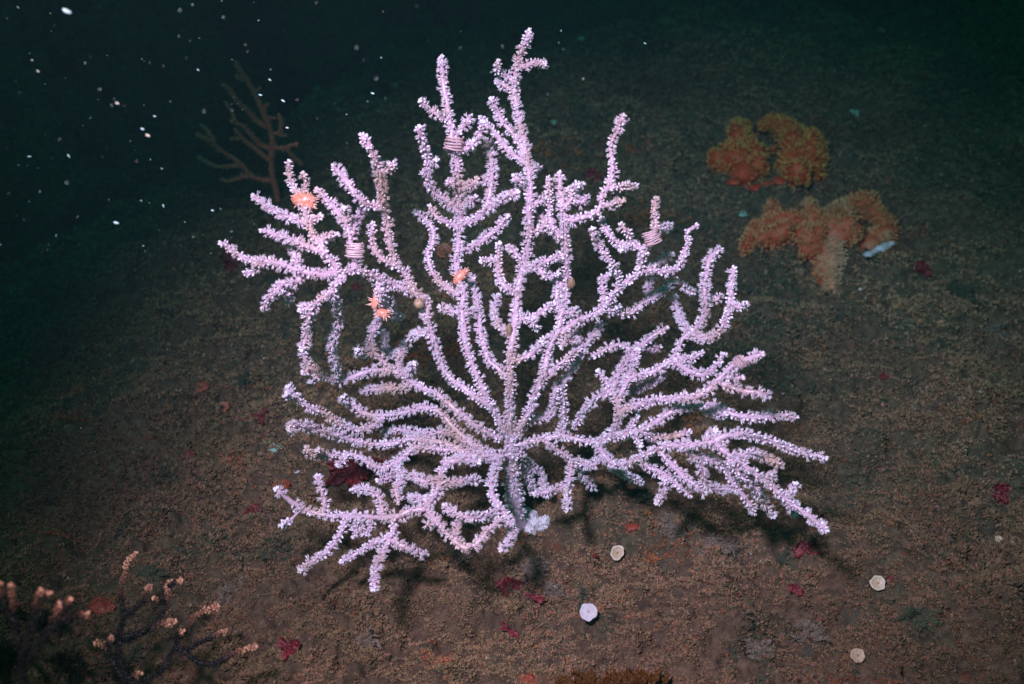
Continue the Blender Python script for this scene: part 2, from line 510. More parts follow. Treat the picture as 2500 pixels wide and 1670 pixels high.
def coral_mesh(name, c, rad, origin, opened=0.4, psize=1.0, around=6, spacing=8.2, bare=(), px=0.00026, bright=1.0, tiptone=1.0, fade=None, tip=True):
    """a living coral branch: knobbly core and a coat of polyps"""
    acc = Acc()
    n = len(c)
    L = np.concatenate([[0], np.cumsum(np.linalg.norm(np.diff(c, axis=0), axis=1))])
    rr = rad * (1 + 0.16 * np.sin(L / (px * 23) + rnd.random() * 6) + 0.08 * rng.normal(size=n))
    rr[-1] *= 0.8
    s01 = L / L[-1]
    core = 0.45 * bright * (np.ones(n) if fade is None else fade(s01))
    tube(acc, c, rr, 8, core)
    t, a, b = frames(c)
    nr = max(2, int(L[-1] / (px * spacing)))
    s = (np.arange(nr) + 0.5) / nr * L[-1]
    s = np.repeat(s, around) + rng.normal(size=nr * around) * px * 2.2
    s = np.clip(s, 0, L[-1])
    th = np.tile(np.arange(around) * 6.2832 / around, nr) + np.repeat(rng.random(nr) * 6.28, around) + rng.normal(size=nr * around) * 0.22
    keep = rng.random(len(s)) < 0.94
    for lo, hi in bare:
        keep &= ~((s / L[-1] > lo) & (s / L[-1] < hi) & (rng.random(len(s)) < 0.88))
    s, th = s[keep], th[keep]
    I = lambda v: np.stack([np.interp(s, L, v[:, k]) for k in range(3)], 1)
    cc, tt, aa, bb = I(c), I(t), I(a), I(b)
    ri = np.interp(s, L, rr)
    nrm = np.cos(th)[:, None] * aa + np.sin(th)[:, None] * bb + tt * (0.22 + 0.25 * rng.normal(size=len(s)))[:, None] + rng.normal(size=(len(s), 3)) * 0.10
    nrm /= np.linalg.norm(nrm, axis=1, keepdims=True)
    pos = cc + (np.cos(th)[:, None] * aa + np.sin(th)[:, None] * bb) * (ri * 0.80)[:, None]
    patch = np.sin(s / (px * 60) + rnd.random() * 6) * 0.28
    isop = rng.random(len(s)) < np.clip(opened + patch, 0.02, 1)
    sc = px * 3.7 * psize * (0.75 + 0.5 * rng.random(len(s)))
    hh = px * 5.4 * psize * (0.6 + 0.8 * rng.random(len(s)))
    tk = bright * (0.80 + 0.25 * rng.random(len(s)))
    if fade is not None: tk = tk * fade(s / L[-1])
    kind = rng.integers(0, 3, len(s))
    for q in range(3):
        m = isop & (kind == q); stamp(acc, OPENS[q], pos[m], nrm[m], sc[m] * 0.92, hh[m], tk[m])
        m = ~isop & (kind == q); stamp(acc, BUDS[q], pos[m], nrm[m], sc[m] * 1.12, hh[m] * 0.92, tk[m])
    if tip:
        k = 7
        d = t[-1] + rng.normal(size=(k, 3)) * 0.55
        d /= np.linalg.norm(d, axis=1, keepdims=True)
        stamp(acc, BUDS[0], c[-1] + d * rr[-1] * 0.3, d, px * 4.6 * psize * (0.8 + 0.4 * rng.random(k)), px * 6.5 * psize * np.ones(k), np.full(k, tiptone))
    return acc.mesh(name, origin)

# photo-pixel tracing frames: (x0, y0, scale)
Z = dict(A=(500, 300, 3.92), B=(900, 0, 3.92), C=(900, 300, 3.92), D=(1300, 200, 3.92), E=(600, 600, 3.92), F=(1000, 600, 3.92), G=(1400, 500, 3.92),
         H=(1400, 800, 3.92), I=(650, 900, 3.92), J=(650, 1080, 3.92), K=(1000, 950, 3.92), L=(1550, 950, 3.92), R=(450, 120, 3.92), N=(0, 1300, 3.354), S=(1680, 240, 3.136), O=(0, 0, 1.0))
def S(k, *v):
    x0, y0, s = Z[k]
    return [(x0 + v[i] / s, y0 + v[i + 1] / s) for i in range(0, len(v), 2)]

# ---- the big white sea fan
FAN_BASE = np.array(P(1266, 1290, gdepth(1266, 1290)))
fan = thing("sea_fan", "large white sea fan with many polyp covered branches standing in the middle of the seabed", "sea fan", FAN_BASE)

def fan_depth(px, py):
    d = 0.735 - 0.040 * (1290 - py) / 1230
    if py > 1120: d -= 0.07 * ((py - 1120) / 300) ** 1.2
    d -= 0.018 * ((px - 1270) / 600) ** 2 * (1 if py > 700 else 0.3)
    d += 0.016 * math.sin(px / 95.0 + py / 210.0) + 0.010 * math.sin(py / 70.0 - px / 160.0)
    return d

PLACED = []      # (px, py, depth) of every fan centreline point so side twigs start on their parent
def add_branch(pts, dz=0.0, r=8.5, opened=0.4, parent=None, name="branch", bare=(), join=True, bright=1.0, psize=1.0):
    q = resample(pts, 5.0)
    n = len(q)
    base = np.array([fan_depth(x, y) for x, y in q])
    start = 0.0
    s = np.linspace(0, 1, n)
    if join and PLACED:
        A = np.concatenate(PLACED)
        dd = np.hypot(A[:, 0] - q[0, 0], A[:, 1] - q[0, 1])
        i = int(np.argmin(dd))
        if dd[i] < 30:
            start = A[i, 2] - base[0]
    wob = 0.006 * np.sin(s * rnd.uniform(3, 7) + rnd.random() * 6) * s
    d = base + start * (1 - s * 0.5) + dz * s ** 0.8 + wob
    lim = np.array([gdepth(x, y) for x, y in q[::6]])
    lim = np.interp(np.arange(n), np.arange(0, n, 6)[:len(lim)], lim)
    d = np.minimum(d, lim - 0.014)
    if start:
        d[0] = min(base[0] + start, lim[0] - 0.01)
    PLACED.append(np.column_stack([q[:, 0], q[:, 1], d]))
    c = np.array([P(x, y, dd_) for (x, y), dd_ in zip(q, d)])
    c += rng.normal(size=c.shape) * 0.00012
    taper = 0.70 * (1 - 0.22 * s)
    psize = psize * 0.80; opened = opened + 0.22
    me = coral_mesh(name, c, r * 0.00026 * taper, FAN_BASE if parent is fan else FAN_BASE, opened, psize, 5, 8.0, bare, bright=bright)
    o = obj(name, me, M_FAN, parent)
    return o

CUR = [None]
def B(pts, dz=0.0, op=0.4, r=8.8, **k):
    CUR[0] = add_branch(pts, dz, r, op, fan, "branch", **k); return CUR[0]
def T(pts, dz=0.0, op=0.4, r=7.8, **k):
    return add_branch(pts, dz, r, op, CUR[0], "twig", **k)

# stem and holdfast
def build_stem():
    root = P(1246, 1068, fan_depth(1246, 1068))
    q = resample([(1268, 1300), (1262, 1250), (1252, 1180), (1250, 1120), (1246, 1066)], 5)
    n = len(q); s = np.linspace(0, 1, n)
    d0 = gdepth(1268, 1296) + 0.004; d1 = fan_depth(1246, 1066)
    d = d0 + (d1 - d0) * s
    PLACED.append(np.column_stack([q[:, 0], q[:, 1], d])[-6:])
    c = np.array([P(x, y, w) for (x, y), w in zip(q, d)])
    me = coral_mesh("stem", c, 0.00026 * (22 - 8 * s ** 0.7), FAN_BASE, 0.5, 0.8, 9, 8.0, ((0, 0.18),), tip=False)
    obj("stem", me, M_FAN, fan)
    acc = Acc()
    for (x, y, rr) in ((1292, 1268, 24), (1306, 1284, 19), (1322, 1278, 15), (1334, 1272, 13), (1290, 1296, 16), (1318, 1292, 12), (1276, 1282, 20), (1300, 1302, 10), (1330, 1288, 10)):
        g, gd = hit(x, y)
        ico_blob(acc, g + np.array([0, 0, 0.001]), rr * 0.00024, 0.6, 0.34, (1, 1, 1), 4, None, 4.0)
    h = obj("holdfast", acc.mesh("holdfast", FAN_BASE), M_SPONGE, fan)
    h["label"] = "white lumpy holdfast at the foot of the fan"

_ICO = {}
def ico(sub):
    if sub not in _ICO:
        import bmesh
        bm = bmesh.new(); bmesh.ops.create_icosphere(bm, subdivisions=sub, radius=1.0)
        V = np.array([v.co[:] for v in bm.verts]); F = np.array([[v.index for v in f.verts] for f in bm.faces]); bm.free()
        _ICO[sub] = (V, F)
    return _ICO[sub]
def ico_blob(acc, c, r, tone=0.6, bump=0.15, stretch=(1, 1, 1), sub=3, axes=None, freq=2.6):
    V, F = ico(sub)
    sd = rnd.randint(0, 9999)
    k = 1 + bump * 2 * (vnoise(V[:, 0] * freq + V[:, 2] * 1.7, V[:, 1] * freq - V[:, 2], sd) + 0.5 * vnoise(V[:, 0] * freq * 3, V[:, 1] * freq * 3 + V[:, 2] * freq * 2, sd + 1))
    W = V * k[:, None] * np.array(stretch) * r
    if axes is not None: W = W @ axes
    tn = np.clip(tone + 0.5 * (k - 1) / max(bump, 0.01) * 0.3, 0, 1)
    acc.add(W + c, F, tn)

build_stem()

# --- centre trunk and its twigs
B(S('K', 955, 470, 955, 330, 960, 200) + S('F', 965, 1520, 965, 1300, 950, 1100, 985, 900, 1010, 700, 1030, 500, 1050, 350) + S('C', 1480, 1370, 1520, 1200, 1535, 1000, 1535, 800, 1545, 600, 1520, 400) +
  S('B', 1510, 1490, 1480, 1330, 1440, 1150, 1400, 950, 1400, 800, 1420, 650, 1460, 500, 1510, 400, 1540, 310), -0.02, 0.45, 11.5)
T(S('B', 1430, 640, 1520, 625, 1610, 590, 1680, 615), -0.01, .1, 8)
T(S('B', 1390, 790, 1310, 715, 1230, 675, 1240, 605), -0.01, .1, 8)
T(S('B', 1390, 860, 1320, 830, 1240, 785), 0.0, .1, 8.5)
T(S('B', 1500, 1480, 1400, 1300, 1290, 1180, 1220, 1050, 1180, 960), -0.015, .3, 9)
T(S('B', 1520, 1560, 1380, 1480, 1260, 1340, 1160, 1220, 1085, 1130), -0.004, .4, 9)
T(S('C', 1540, 620, 1460, 560, 1400, 515), -0.02, .5)
T(S('C', 1555, 800, 1650, 740, 1680, 710), 0.005, .7)
T(S('C', 1570, 1040, 1650, 1010, 1740, 930), 0.01, .5)
T(S('C', 1470, 1340, 1410, 1250, 1340, 1195), -0.01, .4)
T(S('F', 1090, 240, 1200, 190, 1350, 130, 1450, 90), -0.012, .2)
T(S('F', 1240, 220, 1290, 290, 1380, 290, 1420, 270), -0.01, .2, 7)
T(S('F', 1040, 700, 1160, 690, 1250, 640, 1370, 570), -0.012, .4, 9)
T(S('F', 1150, 680, 1200, 760, 1215, 790), -0.01, .3, 7)
T(S('F', 980, 1100, 1060, 1085, 1120, 1060, 1200, 1010, 1285, 920), -0.01, .4)
T(S('F', 960, 830, 880, 800, 830, 720, 810, 600, 850, 490), 0.02, .8)
T(S('C', 1560, 460, 1610, 420), 0.02, .9)
# left companion
B(S('F', 1000, 440, 890, 370, 850, 250, 850, 120) + S('C', 1245, 1240, 1250, 1160), -0.02, .35, 8.5)
T(S('F', 850, 140, 760, 130, 690, 150), -0.01, .3)
T(S('F', 970, 430, 900, 410, 850, 350), 0.0, .3, 7)
# thin back limb left of the trunk
B(S('F', 930, 1270, 850, 1180, 760, 1100, 715, 960, 680, 830, 670, 680, 645, 520, 600, 370, 590, 290), 0.012, .6, 8.5)
# --- second big limb, up to the left tower
B(S('K', 930, 440, 870, 330, 800, 190, 740, 90) + S('F', 720, 1400, 640, 1240, 570, 1050, 530, 900, 510, 750, 500, 600, 515, 470, 505, 380), -0.012, .45, 11)
T(S('F', 465, 650, 390, 620, 300, 595), -0.01, .9)
T(S('F', 540, 650, 600, 640, 620, 610), 0.01, .7)
T(S('F', 470, 470, 360, 400, 260, 310, 200, 210, 175, 60) + S('C', 605, 1180, 620, 1040, 550, 930, 450, 860), -0.006, .4, 9)
B(S('F', 500, 400, 470, 280, 445, 130) + S('C', 855, 1200, 865, 1030, 875, 850, 850, 620, 850, 420, 820, 250) + S('B', 800, 1330, 780, 1180, 750, 1000, 715, 800, 705, 650, 700, 560), -0.015, .45, 10.5)
T(S('C', 880, 1220, 1000, 1180, 1150, 1080, 1250, 990, 1330, 905), -0.01, .35, 9)
T(S('C', 880, 980, 1000, 930, 1130, 830, 1250, 740, 1410, 670), -0.02, .35, 9.5)
T(S('C', 850, 1000, 780, 960, 700, 930, 630, 880, 590, 810), -0.01, .4)
T(S('C', 860, 840, 740, 740, 620, 650, 560, 510, 575, 360, 520, 200, 480, 50), -0.02, .45, 9.5)
T(S('C', 600, 370, 640, 360), -0.01, .5, 7)
T(S('C', 870, 640, 960, 615, 1030, 550), -0.018, .8)
T(S('C', 870, 620, 800, 580, 770, 550), -0.018, .8, 7)
T(S('C', 880, 780, 960, 760, 1010, 710), -0.01, .8)
T(S('C', 1130, 850, 1170, 600, 1180, 420, 1160, 250, 1130, 170), 0.015, .6, 9)
T(S('C', 1170, 520, 1110, 560), 0.0, .6, 7)
T(S('B', 745, 1140, 650, 1090, 570, 1030, 500, 975), -0.01, .25)
T(S('B', 820, 1310, 900, 1220, 970, 1120), -0.014, .2, 8.5)
T(S('B', 860, 1420, 960, 1420, 1050, 1320, 1090, 1180), -0.012, .3, 10)
T(S('B', 840, 1390, 790, 1420, 760, 1390), -0.016, .3, 10)
T(S('B', 960, 1420, 1000, 1370), -0.02, .1, 11)
# --- third limb, to the upper left
B(S('K', 780, 170, 640, 80) + S('F', 560, 1390, 410, 1290, 300, 1130, 240, 940, 190, 760, 170, 640) + S('E', 1740, 570, 1710, 500), -0.02, .45, 10.5)
T(S('F', 200, 850, 120, 830, 40, 850), 0.0, .4)
T(S('F', 60, 850, 0, 900) + S('E', 1500, 1000, 1400, 1040, 1330, 960, 1330, 830), 0.05, .7, 7.5)
T(S('F', 180, 700, 130, 660, 120, 640), -0.01, .4)
B(S('E', 1730, 520, 1600, 440, 1430, 380, 1270, 305, 1100, 240, 920, 250, 700, 275, 500, 230, 300, 170, 130, 150, 0, 130) + S('A', 350, 1280, 240, 1200, 170, 1155), -0.03, .3, 10)
T(S('A', 540, 1350, 460, 1430, 395, 1440), -0.005, .1, 9)
T(S('A', 1280, 1400, 1150, 1260, 1010, 1190, 850, 1130, 700, 1080, 560, 1030), -0.015, .35, 9)
T(S('A', 860, 1420, 880, 1300, 830, 1190), 0.005, .5)
T(S('A', 1150, 1270, 1060, 1110, 980, 980, 850, 920, 700, 860, 560, 770, 480, 705), -0.015, .2, 9)
T(S('A', 1000, 960, 960, 850, 920, 740, 850, 620, 810, 500, 805, 390), -0.012, .2, 7.5)
T(S('A', 940, 700, 960, 600, 950, 500), -0.02, .1, 6.5)
T(S('A', 1000, 960, 1040, 910, 1100, 900), -0.018, .1, 8.5)
T(S('A', 1090, 1150, 1170, 1090, 1255, 1080), -0.02, .1, 8.5)
T(S('A', 1435, 1420, 1430, 1290, 1400, 1150, 1345, 960, 1250, 830, 1150, 720, 1080, 650), -0.016, .3, 8.5, bare=((0.12, 0.3),))
T(S('A', 1350, 960, 1350, 860, 1340, 830), -0.02, .9, 7)
T(S('A', 1420, 1060, 1450, 930, 1530, 810), 0.008, .5, 8, bright=.8)
B(S('E', 1620, 440, 1500, 230) + S('A', 1830, 1360, 1770, 1150, 1740, 900, 1700, 770, 1700, 600, 1660, 430, 1610, 300, 1560, 200, 1510, 135), -0.03, .35, 10)
T(S('A', 1690, 450, 1750, 440, 1810, 400), -0.01, .1, 8)
T(S('A', 1700, 790, 1550, 780, 1430, 660, 1330, 530, 1245, 430), -0.012, .25, 9.5)
T(S('A', 1870, 1380, 1720, 1320, 1620, 1210, 1600, 1080, 1600, 975), -0.012, .35, 9)
T(S('E', 520, 320, 440, 365, 330, 390, 250, 470, 165, 590), -0.004, .5, 8.5)
T(S('E', 340, 400, 400, 460, 420, 520), -0.01, .5)
# loop on the left
B(S('E', 940, 280, 830, 410, 700, 530, 610, 650, 580, 850, 545, 980), -0.02, .45, 8.8)
T(S('E', 620, 610, 570, 600, 530, 610), -0.01, .2, 8.5)
T(S('E', 830, 440, 865, 600, 880, 750, 850, 880, 815, 960, 840, 1080, 880, 1230), 0.012, .5, 7.6)
T(S('E', 1270, 330, 1275, 430, 1270, 540, 1300, 640), -0.008, .3, 7)
T(S('E', 1310, 430, 1370, 540, 1400, 640, 1440, 700, 1480, 680), 0.02, .4, 7)
# --- left middle limb
B(S('K', 880, 480, 780, 440, 650, 360, 540, 280, 420, 180, 250, 40) + S('E', 1700, 1370, 1500, 1240, 1350, 1140, 1240, 1030, 1180, 940, 1210, 830, 1270, 700, 1290, 600), -0.012, .5, 10)
T(S('E', 1180, 1040, 1120, 1030, 1070, 1005), -0.01, .2, 9)
T(S('E', 1460, 1240, 1560, 1210, 1610, 1130), -0.012, .7)
T(S('E', 1500, 1240, 1450, 1110, 1500, 1010), 0.006, .7, 7)
T(S('E', 1560, 1330, 1480, 1370, 1350, 1360, 1200, 1385, 1110, 1385), 0.005, .85, 8.5)
T(S('E', 1400, 1190, 1280, 1190, 1150, 1210, 1010, 1265, 870, 1290, 720, 1240, 600, 1150, 555, 1040, 540, 970), 0.0, .5, 8.8)
T(S('E', 620, 1170, 560, 1210), 0.0, .5, 7)
T(S('E', 700, 1240, 640, 1290), 0.0, .8, 6)
# --- lower left limbs
B(S('K', 900, 650, 780, 620, 660, 560, 560, 500, 430, 380, 300, 230, 150, 175) + S('I', 1370, 410, 1200, 440, 1060, 450, 920, 420, 830, 340, 750, 300), 0.0, .8, 9.5)
T(S('I', 770, 320, 740, 270), -0.006, .3, 8)
T(S('I', 1120, 460, 1040, 540, 900, 585, 720, 540, 560, 435, 400, 360, 280, 260, 215, 180), -0.012, .45, 8.8)
T(S('I', 720, 540, 710, 590), 0, .9, 6)
T(S('I', 240, 230, 200, 260), -0.01, .1, 8)
B(S('K', 560, 520, 420, 430) + S('I', 1730, 600, 1600, 620, 1450, 625, 1300, 590, 1190, 600), 0.01, .9, 8.5)
B(S('K', 700, 620, 520, 590, 330, 520, 200, 500, 20, 480) + S('I', 1200, 720, 1000, 720, 850, 690, 700, 640, 500, 590, 350, 545, 225, 545), -0.01, .6, 8.8)
T(S('I', 1280, 580, 1150, 610, 1130, 640), 0.01, .8)
T(S('I', 270, 560, 220, 590), -0.005, .1, 7)
B(S('K', 480, 590, 300, 580, 130, 560, 30, 560) + S('I', 1380, 790, 1260, 880, 1110, 950, 980, 900, 880, 840, 770, 820, 650, 830, 530, 845, 430, 820, 390, 770), -0.01, .55, 8.6)
T(S('I', 770, 830, 730, 890, 690, 920), -0.006, .5)
T(S('I', 1250, 910, 1300, 1040, 1240, 1160, 1270, 1270), -0.008, .6)
T(S('I', 1280, 960, 1180, 1040, 1080, 1070), 0.01, .6, 7, bright=.8)
T(S('I', 480, 840, 500, 790), -0.01, .3, 6)
# --- descending left limb
B(S('K', 850, 690, 700, 650, 520, 640, 400, 690, 310, 780, 290, 900, 240, 1020, 150, 1140) + S('I', 1480, 1350, 1380, 1360, 1230, 1420, 1000, 1420, 800, 1410, 620, 1410, 480, 1385, 350, 1335, 250, 1280, 165, 1210, 105, 1165), -0.03, .6, 9.4, bare=((0.93, 0.97), (0.62, 0.64)))
T(S('I', 540, 1390, 560, 1280, 520, 1150, 490, 1040), -0.01, .2, 7)
T(S('I', 310, 1370, 240, 1440, 150, 1500), -0.01, .0, 6.5, bare=((0.0, .4),))
T(S('I', 1600, 1100, 1500, 1080, 1400, 1025), -0.01, .5)
T(S('I', 1110, 1390, 1080, 1230, 970, 1160, 830, 1160), -0.008, .8)
T(S('I', 1590, 1250, 1480, 1255, 1380, 1230), 0.01, .8)
T(S('J', 1200, 730, 1230, 850, 1150, 920, 1000, 980, 870, 1060, 730, 1140), -0.01, .5)
T(S('J', 1180, 930, 1110, 1070, 1040, 1230, 1035, 1395), -0.012, .45)
T(S('J', 1190, 940, 1300, 990, 1420, 1040, 1520, 1075), 0.002, .5)
T(S('J', 760, 740, 710, 870, 640, 970, 540, 1080, 430, 1140, 330, 1225), -0.016, .35, 7.4)
T(S('J', 910, 740, 840, 885), 0.0, .5, 6)
T(S('J', 1010, 750, 960, 880), 0.0, .6, 6)
T(S('K', 320, 700, 430, 690, 540, 680, 660, 700), -0.012, .8, 9)
T(S('K', 300, 920, 400, 900, 520, 880, 660, 870), 0.004, .8, 8)
T(S('K', 250, 860, 120, 870, 20, 820), 0.0, .7, 8)
T(S('K', 170, 1150, 250, 1260, 350, 1380, 460, 1480, 560, 1520, 680, 1440, 780, 1320, 890, 1240), -0.03, .6, 8.4)
T(S('K', 440, 1440, 460, 1320, 490, 1250), 0.0, .5, 7)
T(S('K', 170, 1290, 200, 1310), 0.0, .4, 7)
B(S('K', 830, 720, 790, 850, 790, 1000, 850, 1120, 940, 1230, 980, 1350, 965, 1450, 885, 1530), -0.028, .55, 8.6)
T(S('K', 870, 1140, 780, 1200, 600, 1230, 460, 1200, 345, 1125), -0.014, .6, 8.2)

# --- right side: trunk N1
B(S('K', 1000, 440, 1080, 330, 1160, 190, 1200, 20) + S('F', 1210, 1390, 1280, 1250, 1310, 1100, 1350, 950, 1420, 820, 1450, 650, 1500, 500, 1500, 350, 1510, 200, 1500, 80) +
  S('C', 1885, 1180, 1870, 950, 1850, 750, 1835, 620, 1830, 490), -0.02, .35, 10)
T(S('C', 1850, 1110, 1770, 1010, 1730, 880, 1730, 740, 1725, 640, 1725, 545), -0.012, .15, 8)
T(S('C', 1700, 960, 1650, 890, 1620, 760), 0.01, .7, 8)
T(S('C', 1890, 1120, 1810, 1080, 1730, 1000, 1640, 1020), 0.008, .6, 8)
T(S('D', 300, 1340, 400, 1320, 500, 1290, 590, 1270, 650, 1190, 660, 1090, 730, 1000, 765, 880, 760, 740, 755, 600, 820, 450, 875, 335), -0.02, .35, 8.8)
T(S('D', 750, 1010, 860, 1010, 985, 990), -0.01, .2, 8.5)
T(S('D', 690, 1180, 790, 1175, 855, 1145), -0.01, .2, 8.5)
T(S('D', 290, 1240, 370, 1120, 420, 980), -0.008, .4, 8)
T(S('D', 390, 1110, 460, 1160, 515, 1110), 0.0, .6, 8)
T(S('D', 360, 1060, 340, 1030), 0.0, .3, 7)
T(S('D', 440, 1020, 470, 990), 0.0, .3, 7)
T(S('F', 1440, 640, 1410, 480, 1420, 330, 1290, 250), -0.004, .5, 10)
T(S('F', 1420, 590, 1450, 420, 1440, 310), 0.0, .5, 10)
T(S('F', 1490, 660, 1540, 640, 1600, 620), -0.01, .3, 7)
T(S('F', 1360, 870, 1300, 900, 1270, 910), -0.0, .6, 7)
T(S('F', 1350, 1240, 1440, 1130, 1540, 1060, 1620, 1000), -0.01, .3, 8)
# N2
B(S('K', 1010, 480, 1150, 300, 1290, 270, 1380, 180) + S('F', 1380, 1450, 1400, 1330), 0.006, .6, 9)
B(S('K', 1450, 450, 1480, 250, 1465, 50) + S('F', 1450, 1350, 1520, 1230, 1600, 1100, 1690, 950, 1780, 830, 1835, 745), -0.004, .45, 9.4)
T(S('F', 1640, 1010, 1580, 920, 1510, 900, 1460, 960), -0.008, .5, 8.2)
T(S('F', 1620, 920, 1560, 810, 1500, 790), 0.01, .5, 8)
# N3 upper right limb
B(S('F', 1450, 850, 1540, 760, 1660, 700, 1800, 640) + S('G', 290, 980, 370, 880, 450, 780, 580, 690, 640, 600, 660, 490, 700, 400, 770, 270, 790, 180, 775, 60) + S('D', 1165, 1220, 1185, 1125), -0.035, .12, 9)
T(S('G', 460, 760, 390, 610, 310, 480, 220, 350, 190, 240), -0.012, .08, 7)
T(S('G', 280, 970, 290, 850, 270, 720, 340, 670), -0.008, .15, 8)
T(S('G', 650, 430, 560, 380, 480, 385, 380, 330, 310, 240, 270, 140), 0.02, .2, 7.6)
T(S('G', 550, 370, 530, 280, 465, 200), -0.01, .05, 7.4)
T(S('G', 790, 240, 860, 215, 925, 205), -0.005, .05, 7)
T(S('G', 640, 630, 780, 630, 900, 640, 1010, 580, 1060, 480, 1100, 340, 1090, 260, 1165, 210), -0.012, .08, 7.8, bare=((0.93, 1.0),))
T(S('G', 330, 1000, 420, 1035, 550, 1040, 650, 950, 780, 880, 900, 790, 970, 740), 0.02, .3, 8, bare=((0.12, 0.22),))
T(S('G', 740, 900, 720, 800, 750, 700), 0.02, .7, 8, bright=.8)
T(S('G', 900, 640, 980, 700, 1050, 780, 1140, 840), 0.012, .1, 4.6, bare=((0.0, 0.7),))
T(S('G', 720, 630, 830, 540, 930, 475), 0.01, .4, 7)
T(S('G', 430, 1030, 430, 980), -0.01, .1, 7)
T(S('G', 480, 380, 460, 430), -0.01, .1, 6)
# --- horizontal right limb
B(S('K', 1010, 540, 1150, 500, 1300, 470, 1450, 450, 1600, 480, 1780, 510) + S('H', 300, 1060, 400, 960, 430, 850, 420, 710, 370, 610, 300, 500, 245, 430), -0.03, .4, 9.6)
T(S('H', 340, 610, 200, 690, 100, 800, 10, 950), 0.02, .4, 8)
T(S('H', 430, 700, 490, 560, 560, 480, 650, 450, 770, 420, 880, 350, 970, 280) + S('G', 1040, 1290, 1130, 1220), -0.01, .55, 9.4)
T(S('G', 1120, 1230, 1270, 1290, 1390, 1220, 1470, 1080, 1500, 950, 1515, 800, 1535, 620), -0.02, .4, 9.2)
T(S('G', 1500, 940, 1570, 980, 1645, 960), -0.01, .3, 7.4)
T(S('G', 1130, 1230, 1050, 1150, 1000, 1010, 975, 890), 0.03, .6, 8.6)
T(S('G', 1160, 1190, 1240, 1090, 1260, 950, 1260, 760, 1285, 600, 1310, 500, 1400, 430), -0.004, .5, 8.8)
T(S('G', 1250, 880, 1340, 920, 1410, 870), 0.014, .6, 7.5)
T(S('H', 380, 560, 440, 420, 520, 310, 620, 190, 750, 90, 880, 10), 0.012, .7, 9, bright=.9)
T(S('H', 470, 560, 540, 420, 600, 320, 615, 220), 0.0, .55, 9)
T(S('H', 540, 210, 440, 160, 330, 200, 170, 280), 0.0, .3, 7.6)
T(S('H', 650, 170, 740, 200, 820, 180), 0.012, .7, 6, bright=.7)
T(S('H', 960, 310, 1080, 400, 1220, 450, 1340, 390, 1440, 260), -0.008, .6, 9)
T(S('H', 1000, 290, 1130, 300, 1220, 240), -0.012, .4, 8)
T(S('H', 860, 350, 820, 480, 700, 560, 560, 610), 0.02, .8, 7.5, bright=.8)
B(S('H', 440, 830, 500, 780, 640, 730, 800, 690, 1000, 680, 1200, 650, 1330, 560, 1450, 430, 1590, 330, 1700, 290, 1790, 255), -0.035, .55, 9.6)
T(S('H', 1430, 540, 1600, 600, 1740, 620, 1860, 650), -0.012, .5, 8.8)
T(S('H', 1470, 470, 1600, 480), -0.01, .6, 7.6)
T(S('L', 720, 140, 840, 190, 960, 250, 1200, 270, 1380, 250, 1530, 270), -0.016, .5, 9.6)
T(S('L', 660, 150, 720, 220, 860, 250), 0.0, .7, 8)
B(S('H', 300, 1060, 500, 1020, 640, 990, 760, 920, 900, 830, 1050, 760, 1200, 730), -0.016, .35, 8.8)
T(S('H', 540, 990, 580, 910, 610, 850), -0.008, .3, 7)
T(S('H', 600, 1030, 640, 1120), -0.008, .3, 7)
T(S('H', 680, 1010, 800, 1050, 940, 1050, 1100, 1000), 0.016, .6, 8, bright=.9)
T(S('H', 740, 1040, 760, 1100), 0.016, .6, 7)
T(S('H', 1230, 740, 1330, 820, 1460, 850), 0.004, .6, 8)
B(S('H', 240, 1100, 300, 1230, 400, 1305, 550, 1290, 700, 1210, 900, 1130, 1100, 1120, 1300, 1100, 1450, 1040, 1650, 1020) + S('L', 1250, 480, 1450, 560, 1650, 620, 1815, 655), -0.045, .5, 9.4)
T(S('L', 690, 490, 740, 440, 770, 405), -0.008, .5, 7.6)
T(S('L', 780, 520, 870, 610, 1000, 700, 1130, 790, 1260, 890, 1400, 1010, 1550, 1130, 1700, 1240, 1830, 1345), -0.03, .45, 8.6)
T(S('L', 970, 670, 1090, 615, 1230, 640, 1400, 725), -0.01, .35, 8.6)
T(S('L', 1230, 860, 1330, 830), -0.01, .3, 8)
T(S('L', 1460, 1050, 1500, 980, 1540, 920), -0.01, .05, 7.6)
T(S('L', 1480, 1090, 1530, 1200), 0.0, .4, 7)
T(S('L', 900, 680, 1010, 820, 1130, 930, 1210, 1040, 1320, 1200), 0.004, .5, 8.4)
T(S('L', 500, 530, 540, 620, 540, 690), 0.0, .6, 7.6)
T(S('L', 550, 620, 720, 680, 870, 770, 930, 880, 1030, 1010, 1090, 1090, 1140, 1175), 0.008, .5, 8.4, bare=((0.72, 0.78),))
T(S('L', 640, 660, 650, 830, 720, 940, 850, 960, 950, 950), 0.012, .55, 8)
T(S('L', 240, 600, 350, 720, 480, 850, 590, 930, 660, 990), -0.01, .4, 8.2)
T(S('L', 60, 690, 150, 760, 250, 800, 380, 890, 520, 1010), 0.004, .4, 8.2)
T(S('L', 260, 820, 290, 930, 215, 1090), -0.006, .4, 8)
